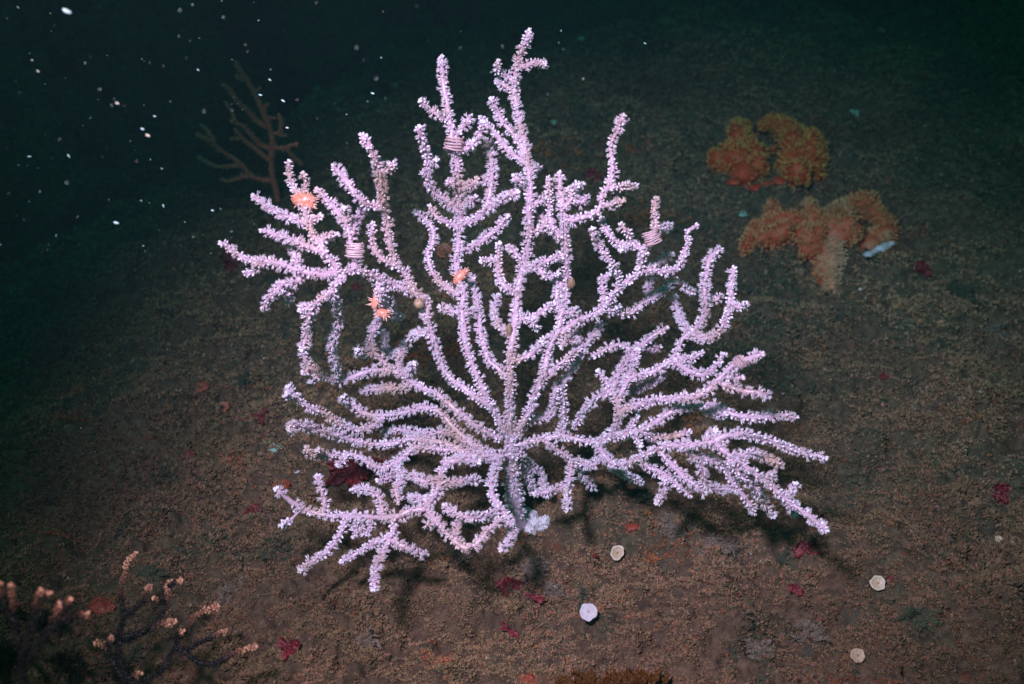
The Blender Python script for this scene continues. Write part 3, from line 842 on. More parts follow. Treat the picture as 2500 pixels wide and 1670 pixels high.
# small limbs under the horizontal one
B(S('H', 280, 1200, 240, 1280, 150, 1320, 40, 1270), -0.004, .7, 8.6)
B(S('K', 1300, 500, 1420, 590, 1540, 670, 1530, 850, 1510, 1000, 1510, 1145), -0.02, .5, 8.2)
T(S('K', 1500, 920, 1370, 970, 1210, 1005), -0.004, .5, 7.6)
T(S('K', 1540, 690, 1630, 720, 1720, 740), 0.0, .7, 8)
T(S('K', 1560, 700, 1650, 830, 1760, 940), 0.03, .6, 7.5)
B(S('K', 1060, 600, 1110, 760, 1160, 900, 1170, 990), 0.05, .7, 7.5)
T(S('K', 1090, 680, 1250, 800, 1300, 950), 0.02, .7, 7)
B(S('H', 340, 1290, 470, 1400, 650, 1480), 0.06, .5, 7.5)

# ------------------------------------------------------------------ other sea fans
def simple_fan(root_px, base_d, label, paths, mat, r, opened, px, dzf, polyps=True, bright=1.0, fade=None, psize=1.0, around=6, spacing=8):
    root = P(root_px[0], root_px[1], base_d)
    t = thing("sea_fan", label, "sea fan", root)
    placed = []
    for k, (pts, dz, rs) in enumerate(paths):
        q = resample(pts, 5)
        s = np.linspace(0, 1, len(q))
        st = 0.0
        if placed:
            A = np.concatenate(placed); dd = np.hypot(A[:, 0] - q[0, 0], A[:, 1] - q[0, 1]); i = int(np.argmin(dd))
            if dd[i] < 40: st = A[i, 2]
        d = np.array([base_d + dzf(x, y) for x, y in q]) + st * (1 - 0.3 * s) + dz * s
        placed.append(np.column_stack([q, d - np.array([base_d + dzf(x, y) for x, y in q])]))
        c = np.array([P(x, y, w) for (x, y), w in zip(q, d)]) + rng.normal(size=(len(q), 3)) * 0.0001
        me = coral_mesh("branch", c, r * rs * px * (1 - 0.25 * s), root, opened, psize, around, spacing, (), px, bright, fade=fade)
        obj("branch", me, mat, t)
    return t

dback = gdepth(680, 492)
simple_fan((680, 492), dback, "small dull red bare sea fan on the dark ledge behind the white fan's upper left", [
    (S('R', 900, 1460, 880, 1350, 845, 1230, 830, 1080, 845, 920, 830, 800, 790, 690, 740, 570, 680, 440, 600, 300, 520, 180, 488, 120), -0.03, 1.2),
    (S('R', 850, 1250, 740, 1250, 620, 1200, 550, 1110, 450, 1030, 330, 960, 270, 880, 200, 850, 125, 815), -0.03, 1.0),
    (S('R', 290, 880, 230, 790, 165, 725), -0.01, .85),
    (S('R', 520, 1110, 400, 1120, 300, 1120, 210, 1075, 140, 1035), 0.02, .85),
    (S('R', 610, 1210, 500, 1240, 420, 1265, 360, 1245), 0.0, .8),
    (S('R', 810, 1060, 700, 970, 600, 890, 530, 820, 490, 770), -0.01, .95),
    (S('R', 540, 850, 450, 860), 0.0, .7),
    (S('R', 830, 950, 740, 920, 640, 820, 560, 730, 455, 690), -0.02, .85),
    (S('R', 480, 690, 460, 600, 390, 505), 0.0, .75),
    (S('R', 810, 760, 700, 690, 590, 570, 490, 480, 430, 380, 375, 345), -0.02, .95),
    (S('R', 590, 290, 540, 280, 500, 260), 0.0, .7),
    (S('R', 660, 420, 690, 390, 720, 375), 0.0, .8),
    (S('R', 740, 560, 800, 530), 0.0, .8),
    (S('R', 770, 650, 860, 660), 0.0, .8),
    (S('R', 840, 810, 900, 800, 930, 710, 905, 630), -0.01, .8),
    (S('R', 910, 810, 960, 825), 0.0, .8),
    (S('R', 850, 940, 960, 950, 1020, 920, 1075, 905), -0.01, .9),
    (S('R', 985, 960, 1050, 1040, 1120, 1105), 0.02, .6),
], M_REDFAN, 5.0, 0.6, 0.00030, lambda x, y: -0.10 * (492 - y) / 360, psize=0.52, around=6, spacing=7)

stem_shade = lambda s: 1.0 * np.clip((s - 0.55) / 0.35, 0, 1) ** 2  # stems painted black as if unlit, colour rises only towards the tips
simple_fan((330, 1690), 0.60, "pink sea fan at the lower left, shade painted into its stems, with a few bright branch tips", [
    (S('N', 1060, 1300, 1000, 1100, 960, 880, 1010, 700, 1010, 600, 980, 480, 1010, 390, 1030, 280, 1060, 210, 1110, 175), 0.02, .8),
    (S('N', 1020, 700, 1090, 640, 1160, 580, 1190, 500, 1230, 440), 0.02, .8),
    (S('N', 1020, 900, 1200, 800, 1300, 700, 1380, 560, 1370, 460, 1400, 400), 0.03, .8),
    (S('N', 1380, 450, 1430, 410, 1480, 395), 0.0, .8),
    (S('N', 1370, 580, 1300, 550, 1265, 540), 0.0, .9),
    (S('N', 980, 930, 1000, 860, 1080, 840, 1200, 800, 1310, 755, 1430, 725), 0.0, 1.2),
    (S('N', 1050, 1240, 1300, 1150, 1420, 960, 1540, 770, 1590, 690, 1680, 640, 1780, 605), 0.02, 1.0),
    (S('N', 1430, 950, 1520, 980, 1600, 1050, 1700, 1080, 1810, 1050, 1900, 990, 2000, 960, 2090, 935), 0.0, 1.0),
    (S('N', 1450, 900, 1440, 850, 1500, 810), 0.0, .9),
    (S('N', 1500, 980, 1640, 900, 1760, 850, 1850, 805), 0.03, .7),
    (S('N', 1010, 1200, 900, 1020, 850, 930, 790, 900), 0.0, .8),
    (S('N', 880, 980, 900, 900, 910, 860), 0.0, .8),
    (S('N', 960, 1280, 1040, 1200, 1150, 1160), 0.0, .9),
], M_PINKFAN, 4.0, 0.2, 0.00021, lambda x, y: 0.02 * (1690 - y) / 300, fade=stem_shade, psize=0.66, around=6, spacing=5.5)
simple_fan((70, 1720), 0.47, "blurred sea fan with shade painted into its stems and pale tips in the bottom left corner of the view", [
    (S('N', 200, 1300, 180, 1000, 120, 750, 110, 560, 90, 440), 0.0, 1.0),
    (S('N', 150, 800, 60, 640, 10, 500, 0, 430), 0.0, 1.0),
    (S('N', 190, 1000, 260, 800, 300, 620, 330, 480), 0.0, 1.0),
    (S('N', 320, 560, 400, 500), 0.0, .8),
    (S('N', 200, 1100, 340, 900, 440, 780, 460, 680, 480, 590), 0.0, 1.2),
    (S('N', 460, 720, 560, 700, 640, 690, 710, 665), 0.0, 1.1),
    (S('N', 540, 700, 540, 620, 570, 560), 0.0, 1.0),
], M_PINKFAN, 4.5, 0.5, 0.00018, lambda x, y: 0.0, fade=lambda s: 0.8 * np.clip((s - 0.72) / 0.28, 0, 1), psize=0.75)  # same painted shade: black stems, tone only near the tips

M_CORNER_SHADE = mat_tone("corner_shade", (0.006, 0.010, 0.006), (0.025, 0.035, 0.018), 1.0, 0, 150, 0.3, 0.1)  # near-black colour that stands in for the corner's lack of light

# ------------------------------------------------------------------ orange soft corals
def soft_coral(root_px, label, lobes, mat, patch=None, rim=None):
    g, gd = hit(*root_px)
    t = thing("soft_coral", label, "soft coral", g)
    for (pts, r0, r1, lift0, lift1) in lobes:
        q = resample(pts, 6)
        n = len(q); s = np.linspace(0, 1, n)
        gdp = np.interp(s, np.linspace(0, 1, 5), [gdepth(*q[int(k)]) for k in np.linspace(0, n - 1, 5)])
        d = gdp - (lift0 + (lift1 - lift0) * s)
        c = np.array([P(x, y, w) for (x, y), w in zip(q, d)])
        px = PXM * d.mean()
        prof = np.sqrt(np.clip(1 - np.clip((s - 0.6) / 0.42, 0, 1) ** 2, 0.05, 1)) * np.sqrt(np.clip(1 - np.clip((0.12 - s) / 0.14, 0, 1) ** 2, 0.1, 1))
        rad = 0.82 * (r0 + (r1 - r0) * s) * px * prof * (1 + 0.10 * np.sin(s * 11 + rnd.random() * 6))
        acc = Acc()
        tube(acc, c, rad, 24, 0.12 + 0.1 * rng.random(n))
        tt, aa, bb = frames(c)
        sd = rnd.randint(0, 999); Lr = len(c) * 6.0 / max(r0, 12)
        bump = lambda ss, tth: 1 + 0.55 * vnoise(ss * Lr * 1.5 + np.cos(tth) * 1.5, np.sin(tth) * 1.5 + ss * 2.0, sd) + 0.22 * vnoise(ss * Lr * 4 + np.cos(tth) * 3.2, np.sin(tth) * 3.2, sd + 3)
        V0 = acc.V[0]; thv = np.tile(np.arange(24) * 6.28318 / 24, n); sv = np.repeat(s, 24); cv = np.repeat(c, 24, 0)
        V0[:n * 24] = cv + (V0[:n * 24] - cv) * bump(sv, thv)[:, None]
        m = int(n * 34 * (r0 + r1) / 60)
        fi = rng.random(m) * (n - 1); i0 = fi.astype(int); fr = (fi - i0)[:, None]; i = i0
        cI = c[i0] * (1 - fr) + c[np.minimum(i0 + 1, n - 1)] * fr
        rI = rad[i0] * (1 - fr[:, 0]) + rad[np.minimum(i0 + 1, n - 1)] * fr[:, 0]
        th = rng.random(m) * 6.283
        rI = rI * bump(fi / (n - 1), th)
        ang = (np.clip((s[i] - 0.72) / 0.28, 0, 1) - np.clip((0.16 - s[i]) / 0.16, 0, 1)) * 1.5 * (0.6 + 0.4 * rng.random(m))
        nn = (np.cos(th)[:, None] * aa[i] + np.sin(th)[:, None] * bb[i]) * np.cos(ang)[:, None] + tt[i] * (np.sin(ang) + 0.1)[:, None]
        nn /= np.linalg.norm(nn, axis=1, keepdims=True)
        pos = cI + (np.cos(th)[:, None] * aa[i] + np.sin(th)[:, None] * bb[i]) * rI[:, None] * 0.97
        sc = np.full(m, px * 1.9) * (0.7 + .6 * rng.random(m))
        tk = 0.55 + 0.5 * rng.random(m)
        op = rng.random(m) < 0.6
        nn = nn + rng.normal(size=nn.shape) * 0.25; nn /= np.linalg.norm(nn, axis=1, keepdims=True)
        stamp(acc, OPENS[0], pos[op], nn[op], sc[op], sc[op] * 2.6, tk[op])
        stamp(acc, BUDS[1], pos[~op], nn[~op], sc[~op], sc[~op] * 2.0, tk[~op])
        lb = obj("lobe", acc.mesh("lobe", g), M_SOFTY if (lift0, lift1) in ((0.008, 0.006),) else mat, t)
    if rim:
        acc = Acc()
        for (x, y, r) in rim:
            h, hd = hit(x, y)
            ico_blob(acc, h, r * PXM * hd, 0.05, 0.2, (1, 1, 0.45))
        o = obj("base", acc.mesh("base", g), mat, t)
    if patch:
        acc = Acc()
        for (x, y, r) in patch:
            h, hd = hit(x, y)
            ico_blob(acc, h - FWD * rnd.uniform(0.004, 0.016) + np.array([0, 0, 0.002]), r * PXM * hd, 0.5, 0.3, (1.5, 1, 0.7), 4, None, 4.0)
        o = obj("base", acc.mesh("base", g), M_SPONGE, t)
        o["label"] = "white base showing under the colony's lower right"
    return t

soft_coral((1870, 436), "deep orange lobed soft coral, upper of the two colonies, with a dark hollow in it", [
    (S('S', 450, 560, 480, 470, 440, 380, 390, 290, 375, 170), 46, 17, 0.005, 0.028),
    (S('S', 440, 560, 350, 440, 350, 340), 48, 36, 0.0, 0.03),
    (S('S', 400, 600, 500, 560, 540, 450), 36, 30, 0.0, 0.03),
    (S('S', 420, 570, 260, 500, 190, 410), 32, 20, 0.0, 0.012),
    (S('S', 480, 440, 420, 260, 460, 200), 30, 14, 0.01, 0.02),
    (S('S', 800, 620, 800, 480, 810, 370, 770, 260, 680, 190, 560, 215), 44, 22, 0.0, 0.035),
    (S('S', 850, 600, 880, 450, 960, 340, 930, 250), 48, 26, 0.0, 0.03),
    (S('S', 900, 600, 960, 480, 1010, 330), 34, 24, 0.0, 0.015),
    (S('S', 800, 600, 880, 560, 900, 560), 34, 30, 0.01, 0.035),
    (S('S', 655, 400, 645, 375), 7, 9, 0.008, 0.02),
], M_SOFT, rim=[(1680 + x / 3.136, 240 + y / 3.136, r) for x, y, r in ((350, 640, 16), (430, 665, 16), (520, 685, 17), (600, 660, 16), (700, 630, 17), (780, 640, 16), (860, 630, 15), (960, 610, 18))])
soft_coral((1990, 640), "sprawling orange and pale yellow soft coral, lower of the two colonies, with a white base", [
    (S('S', 900, 990, 780, 930, 660, 960, 520, 1040, 420, 1170), 30, 22, 0.012, 0.010),
    (S('S', 760, 1010, 620, 1070, 520, 1080), 34, 22, 0.004, 0.016),
    (S('S', 680, 960, 650, 880, 640, 790), 26, 12, 0.01, 0.02),
    (S('S', 1060, 1000, 960, 900, 920, 790), 30, 20, 0.012, 0.03),
    (S('S', 1060, 1080, 920, 1080, 840, 1020), 44, 38, 0.0, 0.03),
    (S('S', 1060, 1130, 940, 1160, 880, 1150), 34, 26, 0.0, 0.02),
    (S('S', 1080, 1000, 1180, 880, 1320, 820, 1420, 870, 1480, 960), 32, 32, 0.02, 0.02),
    (S('S', 1120, 1080, 1230, 1010, 1280, 1060), 42, 34, 0.01, 0.03),
    (S('S', 1350, 1150, 1460, 1090, 1540, 1010, 1480, 900), 34, 22, 0.0, 0.02),
    (S('S', 1080, 1050, 1100, 1180, 1080, 1320, 1110, 1450), 38, 26, 0.008, 0.006),
    (S('S', 1060, 1250, 1030, 1330, 1060, 1430), 24, 22, 0.004, 0.004),
], M_SOFTP, patch=[(2102 + 5 * q, 632 - 2.4 * q, rnd.uniform(3.5, 9.5)) for q in range(1, 14)])

# ------------------------------------------------------------------ small animals on the fan
def fan_point(px, py, toward=0.005):
    A = np.concatenate(PLACED)
    i = int(np.argmin(np.hypot(A[:, 0] - px, A[:, 1] - py)))
    return P(px, py, A[i, 2] - toward)

def anemone(px, py, label, lumps, ntent=22):
    c0 = fan_point(px, py, 0.004)
    t = thing("sea_anemone", label, "sea anemone", c0)
    s = 0.00026
    for (dx, dy, rx, ry, rot) in lumps:
        ca, sa = math.cos(rot), math.sin(rot)
        c = c0 + RGT * dx * s - UPV * dy * s
        ax = np.array([RGT * ca - UPV * sa, -FWD, RGT * sa + UPV * ca])
        acc = Acc()
        ico_blob(acc, c, s, 0.25, 0.13, (rx, min(rx, ry) * 0.8, ry), 3, ax, 2.2)
        obj("body", acc.mesh("body", c0), M_ANEM, t)
        acc = Acc()
        for k in range(ntent):
            a = rnd.random() * 6.283; b = rnd.uniform(-0.3, 1.1)
            dl = np.array([math.cos(a) * math.cos(b), 0, math.sin(a) * math.cos(b)])
            dv = ax[0] * dl[0] + ax[2] * dl[2] - FWD * math.sin(b) * 0.9
            st = c + (ax[0] * dl[0] * rx + ax[2] * dl[2] * ry) * s * 0.85 - FWD * math.sin(b) * min(rx, ry) * 0.6 * s
            L = s * rnd.uniform(6, 13)
            pth = np.array([st, st + dv * L * 0.5, st + dv * L + rng.normal(size=3) * s])
            tube(acc, pth, np.array([2.0, 1.4, 0.5]) * s, 5, 0.9)
        obj("tentacles", acc.mesh("tentacles", c0), M_ANEM, t)
    return t
anemone(742, 487, "orange anemone with short pale tentacles on the upper left branch, largest of the orange ones", [(0, 2, 25, 16, 0.1), (10, 8, 14, 12, 0.0)], 26)
anemone(1124, 675, "small smooth orange anemone wrapped round a branch left of the centre of the fan", [(0, 0, 11, 22, 0.75)], 16)
anemone(918, 742, "double orange anemone hanging below the upper left limb next to a pale yellow lump", [(0, -8, 9, 20, 0.35), (14, 20, 15, 10, 0.2)], 14)

def egg_coil(px, py, label, w, h, turns, rot, tone=0.8):
    c = fan_point(px, py, 0.004)
    s = 0.00026
    acc = Acc()
    ca, sa = math.cos(rot), math.sin(rot)
    ex, ez = RGT * ca - UPV * sa, RGT * sa + UPV * ca
    th = np.linspace(0, turns * 6.283, turns * 26)
    z = (th / th[-1] - 0.5) * h
    wig = 1 + 0.10 * np.sin(th * 0.37 + 1) + 0.05 * np.sin(th * 3.1)
    pts = c + s * ((w / 2) * wig * np.cos(th))[:, None] * ex + s * ((w / 2.4) * wig * np.sin(th))[:, None] * (-FWD) + s * (z + 1.6 * np.sin(th * 1.0 + 0.5) + 1.5 * np.cos(2 * th))[:, None] * ez
    pts = pts + s * np.stack([1.3 * vnoise(th * 0.8, th * 0 + q, 7 + int(px)) for q in range(3)], 1) * 2
    tube(acc, pts, s * 0.36 * h / turns, 6, tone)
    o = obj("egg_ribbon", acc.mesh("egg_ribbon", c), M_EGG, None, c)
    return tag(o, label, "egg ribbon")
egg_coil(866, 612, "pale striped egg ribbon coiled below a branch at the fan's upper left", 36, 30, 7, 0.05, 0.95)
egg_coil(1592, 581, "pink coiled egg ribbon around the tall thin branch at the fan's right side", 34, 30, 7, -0.35, 0.45)
egg_coil(1108, 352, "greyish egg coil wrapped round the base of the upper left tower of the fan", 38, 30, 5, 0.1, 0.3)
egg_coil(1808, 884, "egg coil near the tip of the long branch reaching right", 26, 20, 5, 0.9, 0.4)

def lump(px, py, r, label, name, cat, mat, tone=0.7, stretch=(1, 1, 1)):
    c = fan_point(px, py, 0.005)
    acc = Acc(); ico_blob(acc, c, r * 0.00026, tone, 0.12, stretch, 3)
    return tag(obj(name, acc.mesh(name, c), mat, None, c), label, cat)
lump(1023, 741, 12, "round yellowish sponge lump where two upper left limbs meet", "sponge", "sponge", M_OCHRE, 0.8)
lump(1394, 692, 11, "small brown lump on the right trunk's side", "sponge", "sponge", M_OCHRE, 0.3, (.8, .8, 1.2))
lump(1243, 806, 9, "small ochre growth on the left flank of the central trunk", "sponge", "sponge", M_OCHRE, 0.6, (.7, .7, 1.8))

# ------------------------------------------------------------------ growths on the seabed
def normal_at(x, y, e=0.015):
    gx = (HB(x + e, y) - HB(x - e, y)) / (2 * e); gy = (HB(x, y + e) - HB(x, y - e)) / (2 * e)
    v = np.array([-float(gx), -float(gy), 1.0]); return v / np.linalg.norm(v)

def cup(px, py, r, label, mat, centre=0.1, rim=0.9, lift=0.004, depth=0.35, stalk=False, cat="cup coral", name="cup_coral", face=0.6, ell=1.0):
    """open cup: thick rim, sunken middle with ridges"""
    g, gd = hit(px, py)
    R = r * PXM * gd
    nv = normal_at(g[0], g[1]); axis = nv * (1 - face) - FWD * face; axis /= np.linalg.norm(axis)
    a = np.cross(axis, [0.3, 0.2, 1]); a /= np.linalg.norm(a); b = np.cross(axis, a)
    c = g + axis * lift
    prof = [(0.0, -depth * 0.55, centre), (0.25, -depth * 0.58, centre + 0.1), (0.5, -depth * 0.5, centre + .2), (0.72, -0.05, rim * .8), (0.85, 0.06, rim), (0.97, 0.02, rim), (1.0, -0.12, rim * .8), (0.85, -0.45, rim * .5), (0.6, -0.9, 0.3), (0.55, -1.5, 0.2)]
    if stalk: prof[-2:] = [(0.25, -0.9, .5), (0.16, -2.0, .3)]
    k = 26
    V, Tn = [], []
    sd = rnd.random() * 6
    for q, (rr, hh, tn) in enumerate(prof):
        for j in range(k):
            th = 6.2832 * j / k
            w = 1 + 0.035 * math.sin(3 * th + sd) + 0.04 * math.sin(5 * th - sd) + 0.04 * math.sin(7 * th + sd * 2)
            ridge = 0.03 * math.sin(j * 1.7 + sd)
            V.append(c + (a * math.cos(th) * rr * w * ell + b * math.sin(th) * rr * w) * R + axis * (hh + ridge) * R)
            Tn.append(tn)
    F = []
    for q in range(len(prof) - 1):
        for j in range(k):
            i0, i1 = q * k + j, q * k + (j + 1) % k
            F += [(i0, i1, i1 + k), (i0, i1 + k, i0 + k)]
    acc = Acc(); acc.add(np.array(V), F, np.array(Tn))
    return tag(obj(name, acc.mesh(name, g), mat, None, g), label, cat)

cup(1507, 1353, 20, "cream oval cup coral with an ochre middle right of the white fan's foot", M_CREAM, 0.25, 0.85, 0.005, ell=0.8)
cup(1440, 1506, 22, "round pinkish white cup on a short stalk near the bottom centre", M_SPONGE, 0.1, 0.42, 0.012, 0.12, True, cat="sponge", name="sponge")
cup(2140, 1427, 19, "pale ringed cup coral beside a small red alga at the lower right", M_CREAM, 0.35, 0.8, 0.004)
cup(2088, 1605, 18, "faint beige cup near the bottom right", M_OCHRE, 0.5, 0.8, 0.006, 0.15)
cup(549, 998, 13, "small orange ring shaped cup coral left of the fan", M_ORANGE, 0.0, 0.9, 0.005)
cup(1086, 618, 20, "dull orange cup coral seen through the fan left of its centre", M_ORANGE, 0.1, 0.7, 0.006)
cup(2434, 1320, 9, "tiny beige cup at the right edge", M_CREAM, 0.4, 0.7, 0.004)

def blob(px, py, r, label, mat, name="sponge", cat="sponge", n=4, tone=0.6, flat=0.5, spread=0.6):
    g, gd = hit(px, py); s = PXM * gd
    acc = Acc()
    for k in range(n * 3):
        h, hd = hit(px + rnd.uniform(-1, 1) * r * spread, py + rnd.uniform(-1, 1) * r * spread * 0.6)
        ico_blob(acc, h + np.array([0, 0, r * s * 0.05]), r * s * rnd.uniform(0.22, 0.48), tone, 0.34, (1, 1, flat), 4, None, 4.5)
    return tag(obj(name, acc.mesh(name, g), mat, None, g), label, cat)
blob(671, 1093, 19, "pale mint green sponge patch left of the fan's lower left branches", M_MINT)
blob(1418, 93, 17, "faint turquoise sponge on the far ledge right of the fan's tallest branch", M_MINT, n=5, spread=.3)
blob(1352, 300, 13, "small grey green sponge on the rock right of the fan's upper trunk", M_MINT, n=5, spread=.4)
blob(2085, 275, 14, "pale green sponge above the orange soft corals", M_MINT, n=3)
blob(2150, 75, 14, "faint ochre sponge patch near the top right", M_OCHRE, n=4)
blob(1815, 522, 14, "small pale patch of sponge left of the lower soft coral", M_MINT, n=3)
blob(772, 218, 11, "small pale ball sponge on the far wall above the red sea fan", M_MINT, n=2)
blob(962, 206, 17, "olive sponge on the dark far wall between the two fan tops", M_OCHRE, n=3, tone=.2)
blob(690, 1185, 24, "rust orange sponge crust beside the lowest left branch tip", M_ORANGE, n=6, tone=0.2)
blob(497, 945, 22, "dim orange sponge crust at the left of the seabed", M_ORANGE, n=5, tone=.2)
blob(2300, 790, 15, "small peach sponge on the rock at the far right", M_CREAM, n=4, tone=.1)
blob(1290, 1662, 26, "bright orange sponge at the bottom edge of the view", M_ORANGE, n=9, tone=.2, flat=.3)
blob(725, 1153, 7, "tiny pale knob on the seabed near the fan's lower left", M_SPONGE, n=2)
blob(250, 1478, 34, "dark orange patch of sponge beyond the shaded fan at the lower left", M_ORANGE, n=6, tone=0.0)
blob(1668, 1150, 12, "dull red sponge crust under the fan's right side", M_ORANGE, n=3, tone=.1)
blob(2105, 706, 9, "cluster of tiny white tubes below the soft corals", M_SPONGE, n=5, tone=.9)
blob(1545, 1290, 24, "rusty crust patch on the rock below the fan's right side", M_ORANGE, n=3, tone=.0, flat=.2)

def blade_mesh(base, d, up, L, W, origin, lobes=2, curl=0.4):
    nu, nv = 15, 7
    side = np.cross(d, up); side /= np.linalg.norm(side)
    nrm = np.cross(side, d)
    ph = rnd.random() * 6
    V, Tn = [], []
    for i in range(nu):
        u = i / (nu - 1)
        w = W * (0.12 + 0.95 * math.sin(math.pi * min(1, u * 0.86 + 0.06)) ** 0.8) * (1 + 0.18 * math.sin(u * 9 + ph))
        c = base + d * L * u - np.array([0, 0, 1]) * curl * L * u * u * 0.5
        for j in range(nv):
            v = j / (nv - 1) * 2 - 1
            notch = 1 - 0.30 * abs(math.sin(v * lobes * 1.8 + ph)) * u + rnd.uniform(-.05, .05) * u
            q = c * 1.0 + side * w * v * 0.5 + (d * L * (notch - 1) * 0.8) + nrm * (W * (0.16 * math.sin(v * 3 + u * 5 + ph) + 0.11 * abs(v) * math.sin(u * 16 + ph * 3 + (v > 0))))
            V.append(q); Tn.append(0.35 + 0.5 * u * rnd.uniform(0.7, 1.2))
    F = []
    for i in range(nu - 1):
        for j in range(nv - 1):
            a = i * nv + j
            F += [(a, a + 1, a + nv + 1), (a, a + nv + 1, a + nv)]
    V = np.array(V); F = np.array(F); n0 = len(V)
    V2 = V + nrm * 0.0003
    F = np.vstack([F, F[:, ::-1] + n0])
    return new_mesh("blade", np.vstack([V, V2]) - origin, F, np.array(Tn + Tn))

def alga(px, py, r, label, n=5, mat=M_ALGA, cat="red seaweed", name="red_seaweed", width=0.5, up=0.7, dirs=None, row=0.0):
    g, gd = hit(px, py); s = PXM * gd
    t = thing(name, label, cat, g)
    n = int(n * 1.8)
    for k in range(n):
        a = (6.283 * k / n + rnd.uniform(-.6, .6)) if dirs is None else dirs[k % len(dirs)] + rnd.uniform(-.32, .32)
        # fronds spread in the plane the diver sees, with some lift from the rock
        d = RGT * math.cos(a) + UPV * math.sin(a) * 0.85 - FWD * rnd.uniform(0.15, 0.4) * up
        d /= np.linalg.norm(d)
        if d[2] < 0.02: d[2] = 0.06; d /= np.linalg.norm(d)
        L = r * s * (rnd.uniform(0.4, 1.2) if row == 0 else rnd.uniform(0.45, 1.2))
        obj("blade", blade_mesh(g + np.array([rnd.uniform(-row, row) * s, 0, 0.002]), d, -FWD, L, L * width * rnd.uniform(.7, 1.2), g, rnd.choice((1, 2, 3)), 0.2), mat, t)
    return t
alga(1246, 1432, 42, "bright red leafy seaweed below the fan's foot, the larger upper clump", 6, width=0.75, dirs=(0.4, 1.3, 2.2, 3.0, 4.9, 5.6))
alga(1296, 1462, 36, "red seaweed blade lying just right of the larger red clump", 3, width=.5, dirs=(-0.5, -0.2, 2.6))
alga(1240, 1545, 34, "dim purple red seaweed wisp near the bottom centre", 4, width=.3, dirs=(2.6, 2.2, -0.8, -0.5))
alga(1972, 1345, 36, "dark red seaweed clump below the lowest right branch tip", 5, width=.8)
alga(1940, 1442, 24, "small red seaweed star at the lower right", 5, width=.6)
alga(1446, 1364, 14, "tiny red seaweed sprig left of the cream cup coral", 2, width=.6, dirs=(0.4, 0.7))
alga(642, 1022, 36, "thin starry dark red seaweed left of the fan", 6, width=.26, dirs=(0.0, 1.1, 2.7, 3.1, 3.9, 5.0))
alga(850, 1165, 66, "wide wine red seaweed spread behind the fan's lower left branches", 8, width=.42, dirs=(0.1, .5, 1.1, 2.6, 2.9, 3.5, 4.7, 5.5))
alga(920, 1160, 45, "wine red seaweed blades right behind the lower left loop of the fan", 4, width=.7, dirs=(0.4, 1.3, 2.0, 5.6))
alga(622, 1256, 26, "faint red seaweed tuft left of the lowest left branch tip", 5, width=.5)
alga(462, 1117, 17, "tiny crimson seaweed tuft on the dim left part of the seabed", 4, width=.8)
alga(702, 1588, 38, "purplish red seaweed near the bottom left centre", 5, width=.45, dirs=(0.7, 1.3, 2.2, 4.4, 5.4))
alga(575, 655, 46, "dark maroon seaweed clump beside the fan's leftmost branch", 6, width=.9)
alga(1448, 440, 30, "dark maroon seaweed behind the fan's upper right branch", 5, width=.9)
alga(873, 706, 17, "small maroon seaweed visible through the upper left loop of the fan", 4, width=.9)
alga(2255, 668, 38, "dark red triangular seaweed blade at the far right", 3, width=.8, dirs=(2.1, 1.7, -0.7))
alga(2445, 1212, 34, "orange red seaweed at the right edge", 5, width=.9)
alga(2172, 1422, 14, "small red seaweed sprig right of the pale ringed cup", 3, width=.7)
alga(1800, 1457, 10, "tiny red seaweed sprig at the bottom right centre", 2, width=.7)
alga(2158, 925, 20, "small dark red seaweed blade on the shaded rock at right", 3, width=.5)
for (px_, py_, r_, lab_) in ((1392, 1655, 34, "brown frond seaweed at the bottom edge, leftmost of a row"), (1450, 1650, 42, "orange brown frond seaweed at the bottom edge, second from the left of a row"),
                       (1525, 1652, 46, "brown frond seaweed at the bottom edge, third from the left of a row"), (1585, 1645, 40, "rust coloured frond seaweed at the bottom edge, rightmost of a row")):
    alga(px_, py_ + 30, r_ * 1.35, lab_, 7, M_BROWN, "brown seaweed", "brown_seaweed", .32, 1.0, (1.2, 1.35, 1.5, 1.6, 1.75, 1.9), 38)

def hydroid(px, py, r, label, n=9, mat=M_HYD, lean=None, fine=1.0):
    """feathery tuft: curved stems with two rows of side hairs"""
    g, gd = hit(px, py); s = PXM * gd
    t = thing("hydroid_tuft", label, "hydroid", g)
    for k in range(min(30, int(n * 2.4))):
        acc = Acc()
        a = (rnd.random() * 6.283) if lean is None else lean + rnd.uniform(-.9, .9)
        d = RGT * math.cos(a) + UPV * math.sin(a) * 0.9 - FWD * rnd.uniform(0.1, 1.6); d /= np.linalg.norm(d)
        if d[2] < 0.05: d[2] = 0.12; d /= np.linalg.norm(d)
        L = r * s * rnd.uniform(.45, 1.25)
        u = np.linspace(0, 1, 9)[:, None]
        st = g + rng.normal(size=3) * r * s * 0.26 * np.array([1, 1, 0])
        c = st + d * L * u + np.array([0, 0, -0.25]) * L * u ** 2 + rng.normal(size=3) * L * 0.26 * u ** 2
        tube(acc, c, 0.00028 * (1 - 0.6 * u[:, 0]), 5, 0.4)
        side = np.cross(d, FWD); side /= np.linalg.norm(side) + 1e-9
        for m in range(int(16 * fine)):
            q = rnd.uniform(0.12, 1.0); i = min(7, int(q * 8)); p0 = c[i] + (c[i + 1] - c[i]) * (q * 8 - i)
            for sg in (-1, 1):
                hd = d * 0.6 + side * sg * rnd.uniform(.6, 1.1) + rng.normal(size=3) * 0.15
                ll = L * 0.26 * (1.1 - 0.7 * q)
                tube(acc, np.array([p0, p0 + hd * ll * .5, p0 + hd * ll + d * ll * .2]), np.array([.00016, .00014, .00007]), 4, 0.8)
        obj("plume", acc.mesh("plume", g), mat, t)
    return t
hydroid(1300, 1400, 60, "large brown feathery hydroid bush at the foot of the white fan", 14, lean=1.6)
